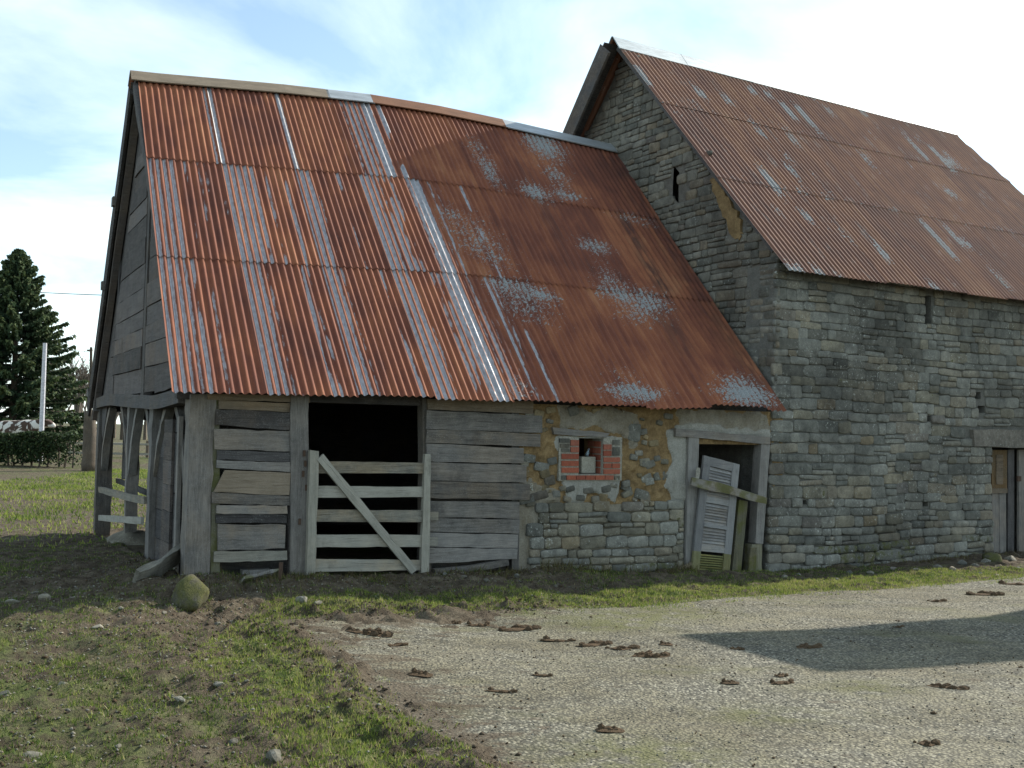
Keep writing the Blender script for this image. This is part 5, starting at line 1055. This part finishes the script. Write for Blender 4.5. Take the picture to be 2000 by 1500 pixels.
def hf(r, n):
    x = -r.uniform(0, 1, n) ** .95 * Lh; y = r.uniform(-.55, .55, n); z = r.uniform(.16, hz1 - hz0, n) + .05 * np.sin(x * 3)
    edge = (np.abs(y) > .38) | (z > hz1 - hz0 - .15) | (r.uniform(0, 1, n) < .2); low = (z > .38 + .22 * np.sin(x * 4.3) + .1 * np.sin(x * 11)) | (r.uniform(0, 1, n) < .35); thin = (x < -.75) | (r.uniform(0, 1, n) < .22) | (z > (hz1 - hz0) * .82); k = edge & low & thin; return np.stack([x[k], y[k], z[k]], -1)
V, Fq, C = leafbox(34000, hf, 21, .055); me = mesh_np('foliage', V, Fq, M_hedge); attr(me, 'rnd', C); link('foliage', me, hedge)
for i in range(16): x_ = -.12 - i * Lh / 16 * .95 - random.uniform(0, .2); beam('stem', At(hedge), [(x_, random.uniform(-.2, .2), -.05), (x_ + random.uniform(-.1, .1), random.uniform(-.15, .15), .7), (x_ + random.uniform(-.25, .25), random.uniform(-.2, .2), hz1 - hz0 - .12)], .06, .06, M_bark, up=(1, 0, 0), n=6, taper=.5)
# stump, posts, wires
def pole(name, u0, v0, u1, v1, Yd, r0, r1, mat, label, cat, sides=10, wob=0.0, zfoot=None):
    p = at_depth(u0, v0, Yd); q = at_depth(u1, v1, Yd); zf = float(gz(q[0], q[1])) if zfoot is None else zfoot; V = []; Fc = []; n = 8; r = random.Random(int(u0)); lx = (p[0] - q[0]) / max(.1, p[2] - q[2]); H_ = p[2] - zf
    for i in range(n + 1):
        f = i / n; rr = r0 * (1 - f) + r1 * f
        for j in range(sides): k = rr * (1 + wob * r.uniform(-1, 1)); V.append((lx * H_ * f + k * math.cos(j * 6.2832 / sides), k * math.sin(j * 6.2832 / sides), H_ * f + (wob * r.uniform(-.3, .3) if i == n else 0)))
    for i in range(n):
        for j in range(sides): Fc.append((i * sides + j, i * sides + (j + 1) % sides, (i + 1) * sides + (j + 1) % sides, (i + 1) * sides + j))
    Fc += [tuple(range(n * sides, n * sides + sides)), tuple(range(sides - 1, -1, -1))]
    xb = q[0] - lx * (q[2] - zf); o = link(name, mesh(name, V, Fc, mat, sides > 12), None, (xb, Yd, zf)); return tag(o, label, cat)
pole('white_post', 88, 670, 81, 845, 41, .10, .075, M_whitepole, 'pale white metal post standing behind the hedge in front of the spruce', 'post')
wp = pole('utility_pole', 178, 678, 177, 790, 58, .09, .075, M_bark, 'thin dark wooden utility pole just left of the barn eave', 'pole'); b_ = at_depth(178, 684, 58); beam('crossarm', At(wp, wp.location), [(b_[0] - .22, 58, b_[2]), (b_[0] + .08, 58, b_[2])], .07, .07, M_bark, n=2)
pole('tree_stump', 176, 803, 174, 918, 36.5, .26, .19, M_bark, 'tall cut-off tree trunk standing at the end of the hedge', 'stump', 14, .10)
def wire(p, q, sag, rad, label):
    n = 16; V = []; Fc = []
    for i in range(n + 1):
        f = i / n; c_ = np.array(p) * (1 - f) + np.array(q) * f; c_[2] -= sag * 4 * f * (1 - f)
        for j in range(5): V.append((c_[0], c_[1] + rad * math.cos(j * 1.2566), c_[2] + rad * math.sin(j * 1.2566)))
    for i in range(n):
        for j in range(5): Fc.append((i * 5 + j, i * 5 + (j + 1) % 5, i * 5 + 5 + (j + 1) % 5, i * 5 + 5 + j))
    tag(link('overhead_wire', mesh('overhead_wire', V, Fc, M_wire, True)), label, 'wire')
wire(at_depth(-260, 545, 58), at_depth(420, 580, 60), .25, .022, 'overhead wire crossing from the spruce top to the barn roof'); wire(at_depth(60, 680, 62), at_depth(178, 686, 58), .03, .018, 'lower thin wire running from the spruce to the utility pole')
# cows behind the hedge
def cow(u, v, Yd, face, label, sc=1.0):
    p = at_depth(u, v, Yd); zb = p[2] - 1.42 * sc; V = []; E_ = []; R_ = []
    def add(co, rad, par=None): V.append(co); R_.append(rad); i = len(V) - 1; (E_.append((par, i)) if par is not None else None); return i
    hip_ = add((-.55, 0, 1.12), (.26, .30)); mid = add((-.05, 0, 1.05), (.34, .36), hip_); sho = add((.50, 0, 1.12), (.25, .33), mid); nk = add((.85, 0, 1.26), (.14, .20), sho); hd = add((1.08, .03, 1.34), (.12, .14), nk); mz = add((1.42, .05, 1.12), (.085, .09), hd); rump = add((-.85, 0, 1.20), (.16, .18), hip_); tl = add((-.93, 0, .95), (.03, .03), rump); add((-.93, 0, .45), (.04, .04), tl)
    for s in (-1, 1):
        e = add((1.08, .20 * s, 1.40), (.05, .03), hd); a = add((.48, .17 * s, .72), (.10, .10), sho); b = add((.50, .17 * s, .40), (.055, .055), a); add((.49, .17 * s, .0), (.06, .06), b); a = add((-.62, .17 * s, .78), (.14, .13), hip_); b = add((-.74, .17 * s, .48), (.06, .06), a); add((-.68, .17 * s, .0), (.06, .06), b)
    me = bpy.data.meshes.new('cow'); me.from_pydata(V, E_, []); me.materials.append(M_cow); o = link('cow', me, None, (p[0], Yd, zb)); o.scale = (sc,) * 3; o.rotation_euler = (0, 0, face); sk = o.modifiers.new('skin', 'SKIN'); sk.use_smooth_shade = True; me = o.data
    if not me.skin_vertices: me.attributes  # skin layer is created by the modifier below
    bpy.context.view_layer.objects.active = o
    if not len(me.skin_vertices): bpy.ops.mesh.customdata_skin_add()
    for i, rr in enumerate(R_): me.skin_vertices[0].data[i].radius = rr
    me.skin_vertices[0].data[0].use_root = True; sd = o.modifiers.new('subdivision', 'SUBSURF'); sd.levels = 2; sd.render_levels = 2; return tag(o, label, 'cow')
cow(47, 819, 43, -.2, 'brown and white cow beside the white post, looking over the hedge', .98); cow(2, 821, 45, -.15, 'brown and white cow at the picture edge behind the hedge, next to the other cow', .98)
# bare trees far off
def bare_tree(x, y, Ht, seed, label, group):
    r = random.Random(seed); V = []; Fc = []
    def seg(a, b, ra, rb):
        d = (b - a).normalized(); s = d.orthogonal().normalized(); t = d.cross(s); b0 = len(V)
        for p, k in ((a, ra), (b, rb)):
            for j in range(4): V.append(p + (s * math.cos(j * 1.571) + t * math.sin(j * 1.571)) * k)
        for j in range(4): Fc.append((b0 + j, b0 + (j + 1) % 4, b0 + 4 + (j + 1) % 4, b0 + 4 + j))
    def grow(p, d, L, rad, lv):
        q = p + d * L; seg(p, q, rad, rad * .7)
        if lv == 0: return
        for _ in range(3 if lv > 1 else 4):
            nd = (d + Vector((r.uniform(-1, 1), r.uniform(-1, 1), r.uniform(-.2, .7))) * .62).normalized(); grow(p.lerp(q, r.uniform(.55, 1)), nd, L * r.uniform(.58, .8), rad * .6, lv - 1)
    t = thing('bare_tree', label, 'tree', (x, y, float(gz(x, y)) if y < 80 else -.2), 0, group); seg(Vector((0, 0, -.2)), Vector((0, 0, Ht * .22)), .22, .18); link('trunk', mesh('trunk', V, Fc, M_bark), t); V.clear(); Fc.clear(); b = Vector((0, 0, Ht * .2))
    for _ in range(4): grow(b + Vector((0, 0, r.uniform(-.3, .3))), Vector((r.uniform(-.5, .5), r.uniform(-.5, .5), 1)).normalized(), Ht * .24, .13, 4)
    link('crown', mesh('crown', V, Fc, M_twig), t)
gs = 'bare trees beyond the field'
for i, (u, Yd, Ht) in enumerate([(150, 80, 8.5), (168, 95, 8), (205, 110, 9), (240, 105, 8.5), (262, 115, 9.5), (285, 108, 9), (310, 112, 9), (120, 100, 9), (225, 120, 10)]): p = at_depth(u, 800, Yd); bare_tree(p[0], p[1], Ht, 60 + i, 'leafless pale twiggy tree on the skyline beyond the barn', gs)
# far fence beyond the porch
fn = thing('field_fence', 'low wooden rail fence in the field seen through the open porch', 'fence', (at_depth(250, 890, 44)[0], 44, -.03))
for i in range(6): x_ = -2.4 + i * 1.6; beam('post', At(fn), [(x_, 0, -.1), (x_, 0, 1.0)], .12, .12, M_bark, up=(1, 0, 0), n=3)
for z_ in (.45, .85): beam('rail', At(fn), [(-2.5, -.07, z_), (5.8, -.07, z_)], .09, .04, M_gate, n=6)
# shed added out of view at right, roof shaped to cast the driveway shadow
SHH = 5.6; k = SHH / math.tan(SUN_EL); sh = SUN_H * k
c0 = Vector((1.36 + sh.x, 8.90 + sh.y, SHH)); c1 = Vector((2.24 + sh.x, 7.69 + sh.y, SHH)); d_ = Vector((.925, .38, 0)); d2 = Vector((.949, .316, 0))
c2 = c1 + d2 * 9; c3 = c0 + d_ * 9
shed = thing('added_shade_shed', 'unseen shed roof on posts added to shade the driveway', 'shed', (c2.x, c2.y, 0)); ob = Vector((c2.x, c2.y, 0))
V = [p + Vector((0, 0, z)) - ob for z in (0, -.06) for p in (c0, c1, c2, c3)]; link('roof', mesh('roof', V, [(0, 1, 2, 3), (7, 6, 5, 4), (0, 4, 5, 1), (1, 5, 6, 2), (2, 6, 7, 3), (3, 7, 4, 0)], M_browncap), shed)
for f in (.33, .66, .97):
    for a, b in ((c0, c3), (c1, c2)): p = a.lerp(b, f); p = p.lerp(c1.lerp(c2, f) if a is c0 else c0.lerp(c3, f), .12); beam('post', At(shed, ob), [(p.x, p.y, -.1), (p.x, p.y, SHH - .07)], .16, .16, M_wx, up=(1, 0, 0), n=4)
